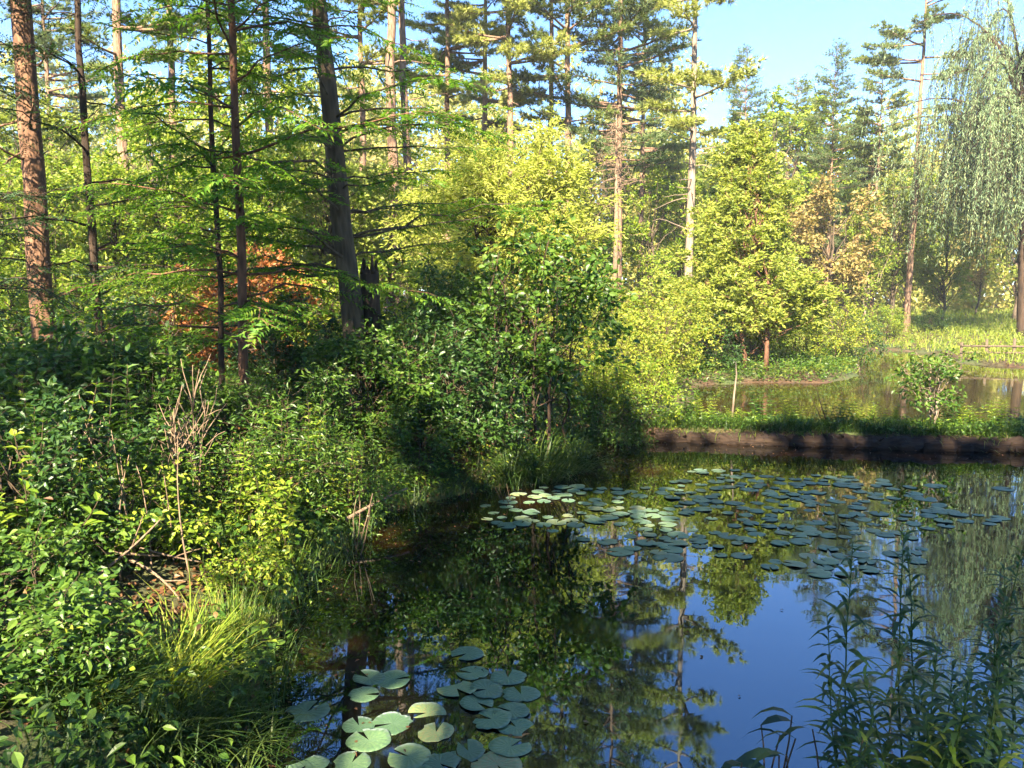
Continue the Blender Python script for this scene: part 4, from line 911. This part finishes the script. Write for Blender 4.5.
# pickerelweed: stems with one drooping leaf each
rng = np.random.default_rng(55)
for i, (px, py, Y, lab) in enumerate([(752, 700, 2.6, 'drooping dark leaf on a bare stem, farthest over the blue reflection'), (768, 722, 2.5, 'pair of dark stems with sideways leaves beside the drooping one'),
        (830, 705, 2.6, 'dark stems with one level pointed leaf before the short narrow-leaved stem'), (728, 745, 2.45, 'lowest dark stem with a hooked leaf at the bottom edge'), (800, 738, 2.4, 'dark stems with broad leaves between the hooked leaf and leafy cluster')]):
    gs, p, parts = Geo(), at(px, py, Y), []; b0 = np.array([p[0], p[1], .3])
    for k in range(3):
        h = (p[2]-.3)*(1 if k == 0 else rng.uniform(.6, .95)); off = rng.normal(size=3)*[.05, .05, 0]*(k > 0)
        c = curve(off-UP*.1, rng.normal(size=3)*[.1, .1, 0]+UP, h+.1, 7, rng, .05); tube(gs, c, np.linspace(.005, .0025, 8), 6)
        a = rng.uniform(2.2, 4.2) if k % 2 == 0 else rng.uniform(-1, 1); d = np.array([math.cos(a), math.sin(a)*.6, .12])
        gl = Geo(); place(gl, LANCE, c[-1][None], d[None], UP[None]+rng.normal(size=(1, 3))*.3, rng.uniform(.10, .15), .035, .16); parts.append(('leaf', gl, 'pickerel', False))
    proto('pick%d' % i, ('stem', gs, 'twig', True), *parts)
    put('pick%d' % i, 'pickerelweed', b0, 0, 1, None, (0, 0), lab, 'water plant', 'pickerelweed in front of the pond')

# ------------------------------------------------------------------ unseen trees added behind the viewer to cast shade and sun flecks
SUN_EL, SUN_AZ = 36., 195.       # azimuth: compass bearing of the sun, +Y north, clockwise
az = R(SUN_AZ); el = R(SUN_EL); SUN = np.array([math.sin(az)*math.cos(el), math.cos(az)*math.cos(el), math.sin(el)])
FLECKS = [(at(938, 375, 12.5), .5), (at(160, 690, 4.05), .34), (at(150, 655, 4.1), .18), (on_water(392, 722), .20), (on_water(360, 745), .16), (on_water(330, 764), .2), (at(70, 335, 6.9), .75), (at(10, 350, 6.4), .6), (at(125, 375, 7), .55), (at(60, 400, 6.3), .4),
          (at(50, 395, 4.6), .3), (at(150, 610, 4.7), .2), (at(110, 590, 4.6), .2), (at(40, 200, 10.4), .6), (at(35, 60, 10.4), .5), (on_water(640, 510), .2), (on_water(570, 508), .12),
          (at(300, 440, 8), .35), (at(350, 500, 7.4), .22), (at(420, 360, 10), .35), (at(240, 450, 7.2), .3), (at(930, 710, 2.42), .28), (at(960, 690, 2.42), .16), (at(890, 740, 2.4), .12), (at(960, 435, 12.2), .3),
          (at(90, 640, 3.9), .14), (at(215, 560, 5.6), .22), (at(290, 540, 6.6), .25), (at(190, 470, 6.3), .25), 
          (at(340, 420, 8.5), .3), (at(500, 400, 10), .25), (at(220, 640, 4.8), .15)]
SH = [(-3, -7, .76), (2, -8.5, .98), (7, -8.5, 1.02), (-7.5, -6, 1.), (-12, -4, 1.), (-9, -13, 1.1), (-3.5, -14, .95), (-15, -12, 1.1), (11.5, -8, 1.02), (4.5, -13, 1.15), (9.5, -13, 1.15)]
for i, (x, y, s) in enumerate(SH):
    base = np.array([x, y, gz([(x, y)])[0]-.1]); ca, sa = math.cos(i*1.1), math.sin(i*1.1)
    def holes(P, m):
        W = np.column_stack([P[:, 0]*ca-P[:, 1]*sa, P[:, 0]*sa+P[:, 1]*ca, P[:, 2]])*s+base; keep = np.ones(len(W), bool)
        for p, r in FLECKS:
            v = W-p; t = v@SUN; keep &= np.linalg.norm(v-t[:, None]*SUN, axis=1) > r+m
        return keep
    clumpy('shade%d' % i, 200+i, 19, 4.5, 36 if i in (3, 4, 5, 7) else 90 if i == 0 else 150, 'broad', 'grey_bark', zc=.61, rz=.35, trunk=.26, cl=1.25, twigs=11, per=16, leaf=.28, lw=.7, holes=holes)
    put('shade%d' % i, 'leafy_tree', base, i*1.1, s, None, (0, 0), 'unseen leafy tree added behind the viewer to shade the near pond', 'tree', 'unseen shade trees added behind the viewer')

# ------------------------------------------------------------------ light, sky, camera
w = bpy.data.worlds.new('World'); sc.world = w; w.use_nodes = True; nt = w.node_tree
bg = nt.nodes['Background']; sky = nt.nodes.new('ShaderNodeTexSky'); sky.sky_type = 'NISHITA'; sky.sun_disc = False
sky.sun_elevation = R(SUN_EL); sky.sun_rotation = R(SUN_AZ); sky.air_density = .9; sky.dust_density = 0.; sky.ozone_density = 9.
nt.links.new(sky.outputs[0], bg.inputs[0]); bg.inputs[1].default_value = .066
L = bpy.data.lights.new('sun', 'SUN'); L.energy = 5.0; L.angle = R(.5); L.color = (1, .87, .64)
so = bpy.data.objects.new('sun', L); COL.objects.link(so)
dv = Vector(SUN)
so.rotation_euler = dv.to_track_quat('Z', 'Y').to_euler(); so.location = dv*60
HAZE = .0009
if HAZE:
    m, hn, out = newmat('haze'); pv = node(hn, 'ShaderNodeVolumePrincipled'); pv.inputs['Color'].default_value = (.93, .96, 1, 1); pv.inputs['Density'].default_value = HAZE; pv.inputs['Anisotropy'].default_value = .1
    hn.links.new(pv.outputs[0], out.inputs['Volume'])
    g = Geo(); V = np.array([(x, y, z) for z in (-3., 32.) for y in (-95., 340.) for x in (-225., 270.)])
    g.add(V, [[[0, 2, 3, 1], [4, 5, 7, 6], [0, 1, 5, 4], [2, 6, 7, 3], [0, 4, 6, 2], [1, 3, 7, 5]]]); tag(obj('haze', g.mesh('haze'), m), kind='stuff')
cam = bpy.data.cameras.new('camera'); cam.sensor_width = 36; cam.lens = FPX/1024*36; cam.clip_end = 800; cam.clip_start = .05
co = bpy.data.objects.new('camera', cam); COL.objects.link(co); co.location = (0, 0, CH); co.rotation_euler = (math.pi/2-PITCH, 0, 0); sc.camera = co
vs = sc.view_settings; vs.view_transform = 'Standard'; vs.look = 'None'; vs.gamma = 1; vs.use_curve_mapping = False; vs.exposure = 2.85
cy = sc.cycles; cy.max_bounces = 5; cy.diffuse_bounces = 3; cy.glossy_bounces = 3; cy.transmission_bounces = 3; cy.transparent_max_bounces = 4
cy.use_denoising = True; cy.use_adaptive_sampling = True; cy.adaptive_threshold = .02; cy.sample_clamp_indirect = 6.; cy.caustics_reflective = False; cy.caustics_refractive = False
